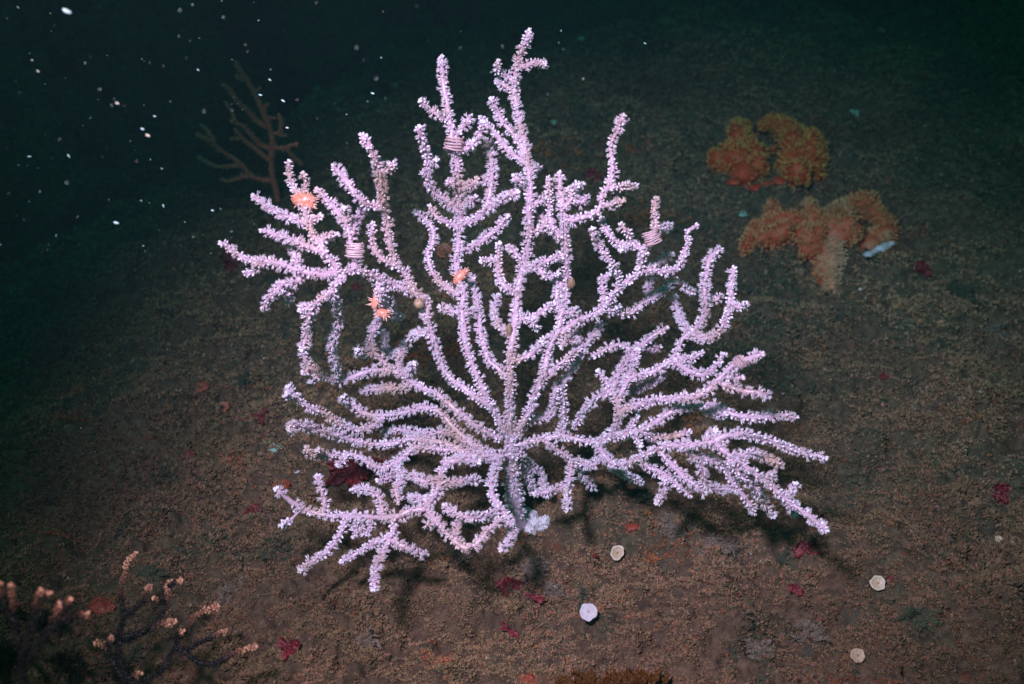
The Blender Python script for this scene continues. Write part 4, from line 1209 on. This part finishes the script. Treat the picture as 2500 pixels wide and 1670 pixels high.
hydroid(1340, 1450, 46, "brown feathery hydroid sprigs right of the red seaweed", 9, lean=0.3)
hydroid(1430, 1455, 34, "dark green hydroid tuft above the round white cup", 9, M_HYDG)
hydroid(1640, 1300, 60, "pale brown hydroid mat below the fan's right branches", 14, lean=1.2)
hydroid(1720, 1330, 60, "wispy brown hydroid left of the dark red seaweed clump", 10, lean=-0.2)
hydroid(1915, 1372, 34, "dark green hydroid clump beside the dark red seaweed", 10, M_HYDG)
hydroid(1560, 1215, 34, "small green hydroid tuft in the fan's shadow at right", 8, M_HYDG, lean=1.5)
hydroid(2330, 710, 46, "olive feathery hydroid at the far right", 10, M_HYDG, lean=0.6)
hydroid(2300, 850, 40, "dark hydroid tuft on the rock at right", 9, M_HYDG)
hydroid(2420, 800, 34, "short brown hydroid near the right edge", 8)
hydroid(1130, 1372, 26, "small hydroid sprig under the fan's lowest loop", 6, M_HYD, lean=1.7)
hydroid(590, 925, 28, "dark hydroid tuft on the dim left seabed", 8, M_HYDG)
hydroid(380, 1400, 36, "dark green hydroid clump at the lower left", 9, M_HYDG)
hydroid(340, 1590, 44, "black green bushy hydroid in the shaded corner", 10, M_HYDG)
hydroid(1990, 1560, 50, "wispy brown hydroid near the bottom right", 11, lean=2.2)
hydroid(2240, 1500, 46, "dull hydroid tuft at the lower right", 9, M_HYDG)
hydroid(2230, 1010, 36, "small hydroid patch on the right slope", 8)
hydroid(1860, 1590, 40, "brown hydroid sprigs at the bottom right centre", 9, lean=2.0)
hydroid(900, 1560, 36, "brown hydroid wisps at the bottom left centre", 8)
hydroid(560, 1440, 34, "short hydroid wisps at the lower left of the lit seabed", 8)

for (x_, y_, r_, l_) in ((40, 1600, 95, "added black tuft standing in for shade at the far left of the bottom corner"), (170, 1610, 90, "black bushy weed right of the corner's first bush"), (110, 1520, 70, "added dark tuft standing in for shade behind the first two"),
                         (300, 1650, 75, "added black tuft standing in for shade under the pink sea fan"), (20, 1500, 60, "added dark tuft standing in for shade at the left edge behind the blurred sea fan")):
    hydroid(x_, y_, r_, l_, 26, M_CORNER_SHADE, fine=1.2)  # tufts added to darken the corner the torch should not reach

# ------------------------------------------------------------------ particles drifting in the water
def flake(seed):
    acc = Acc(); r = random.Random(seed)
    V, F = ico(2)
    k = 1 + 0.5 * vnoise(V[:, 0] * 2 + seed, V[:, 1] * 2 + V[:, 2], seed)
    W = V * k[:, None] * np.array((1.0, 0.42, 0.4))
    acc.add(W, F, 0.6)
    return acc.mesh("floating_particle")
FLAKES = [flake(i) for i in range(4)]
FLAKES[0].materials.append(M_SNOW)
M_SNOWC = mat_tone("cream_particle", (0.66, 0.72, 0.40), (0.80, 0.92, 0.72), 0.4, 0, 900, 0.3)
for i_, f in enumerate(FLAKES[1:]): f.materials.append(M_SNOWC if i_ == 1 else M_SNOW)
def particle(px, py, size, d, rot=None):
    o = bpy.data.objects.new("floating_particle", FLAKES[rnd.randrange(4)])
    o.location = P(px, py, d)
    a = rnd.random() * 6.28 if rot is None else rot
    o.rotation_euler = (0.0, a, rnd.uniform(-.4, .4))
    r = size * PXM * d * 0.8
    o.scale = (r, r, r)
    COL.objects.link(o)
    return tag(o, "tiny pale speck drifting in the dark water", "floating particle", "pale specks drifting in the water")
BIG = ((164, 28, 15, .30, .6, "largest glowing oblong particle near the top left corner"), (286, 252, 7, .32, .5, "white particle left of the small red sea fan"), (361, 331, 9, .34, .7, "white oblong particle, lower one of a close pair left of the red fan"),
       (348, 315, 6, .36, .4, "small particle just above the oblong one left of the red fan"), (93, 174, 6, .36, .7, "particle at the upper left edge, lower one of two"), (78, 147, 5, .4, .2, "faint particle at the upper left edge, upper one of two"),
       (378, 284, 5, .40, .5, "small white particle above the close pair"), (168, 381, 7, .42, 1.2, "yellowish particle at the left below the others"), (72, 382, 6, .45, .2, "dim yellow particle at the far left"),
       (284, 544, 9, .40, .3, "elongated white particle left of the fan's leftmost branches"), (519, 514, 5, .45, .3, "bright particle below the red sea fan"), (399, 503, 6, .45, 1.4, "vertical pair like speck left of the fan"),
       (484, 171, 5, .45, .9, "bright elongated speck up and left of the red fan"), (659, 195, 5, .45, .7, "bright speck above the red fan"), (44, 18, 6, .45, .9, "faint streak in the top left corner"), (910, 228, 6, .5, .3, "white speck between the red fan and the tall tower"),
       (691, 246, 7, .5, .5, "dim rod like particle right of the red fan top"), (1575, 106, 5, .6, .6, "lone speck at the upper right of the tallest branch"), (636, 232, 6, .5, .2, "white speck touching the red fan's upper branch"), (701, 312, 6, .5, .2, "bluish speck right of the red fan's branches"))
for (x, y, s_, d_, r_, lab_) in BIG:
    o = particle(x, y, s_, d_ * 0.7 + 0.28, r_); o["label"] = lab_; del o["group"]
for k in range(150):
    if k < 105: x, y = rnd.uniform(0, 1100) * rnd.uniform(0.35, 1) , rnd.uniform(0, 620)
    elif k < 130: x, y = rnd.uniform(700, 1500), rnd.uniform(0, 420)
    else: x, y = rnd.uniform(100, 2400), rnd.uniform(700, 1650)
    d_ = rnd.uniform(0.42, 0.64) if k < 130 else rnd.uniform(0.55, 0.68)
    particle(x, y, rnd.choice((1.0, 1.2, 1.6, 2.0, 2.8)), d_)

# ------------------------------------------------------------------ the water itself
def water_haze():
    import bmesh
    bm = bmesh.new(); bmesh.ops.create_cube(bm, size=1.0)
    me = bpy.data.meshes.new("haze"); bm.to_mesh(me); bm.free()
    o = bpy.data.objects.new("haze", me); COL.objects.link(o)
    o.scale = (34, 24, 6.0); o.location = (0, 6, 0.6)
    m = bpy.data.materials.new("green_water"); m.use_nodes = True
    n, l = m.node_tree.nodes, m.node_tree.links
    n.remove(n["Principled BSDF"])
    v = n.new("ShaderNodeVolumePrincipled")
    v.inputs["Color"].default_value = (0.010, 0.026, 0.031, 1)
    v.inputs["Absorption Color"].default_value = (0.0, 0.86, 0.86, 1)      # water keeps the red light
    v.inputs["Density"].default_value = 0.70
    l.new(v.outputs[0], n["Material Output"].inputs["Volume"])
    me.materials.append(m)
    o["kind"] = "stuff"
    o["label"] = "dim green water filling the whole scene"
water_haze()
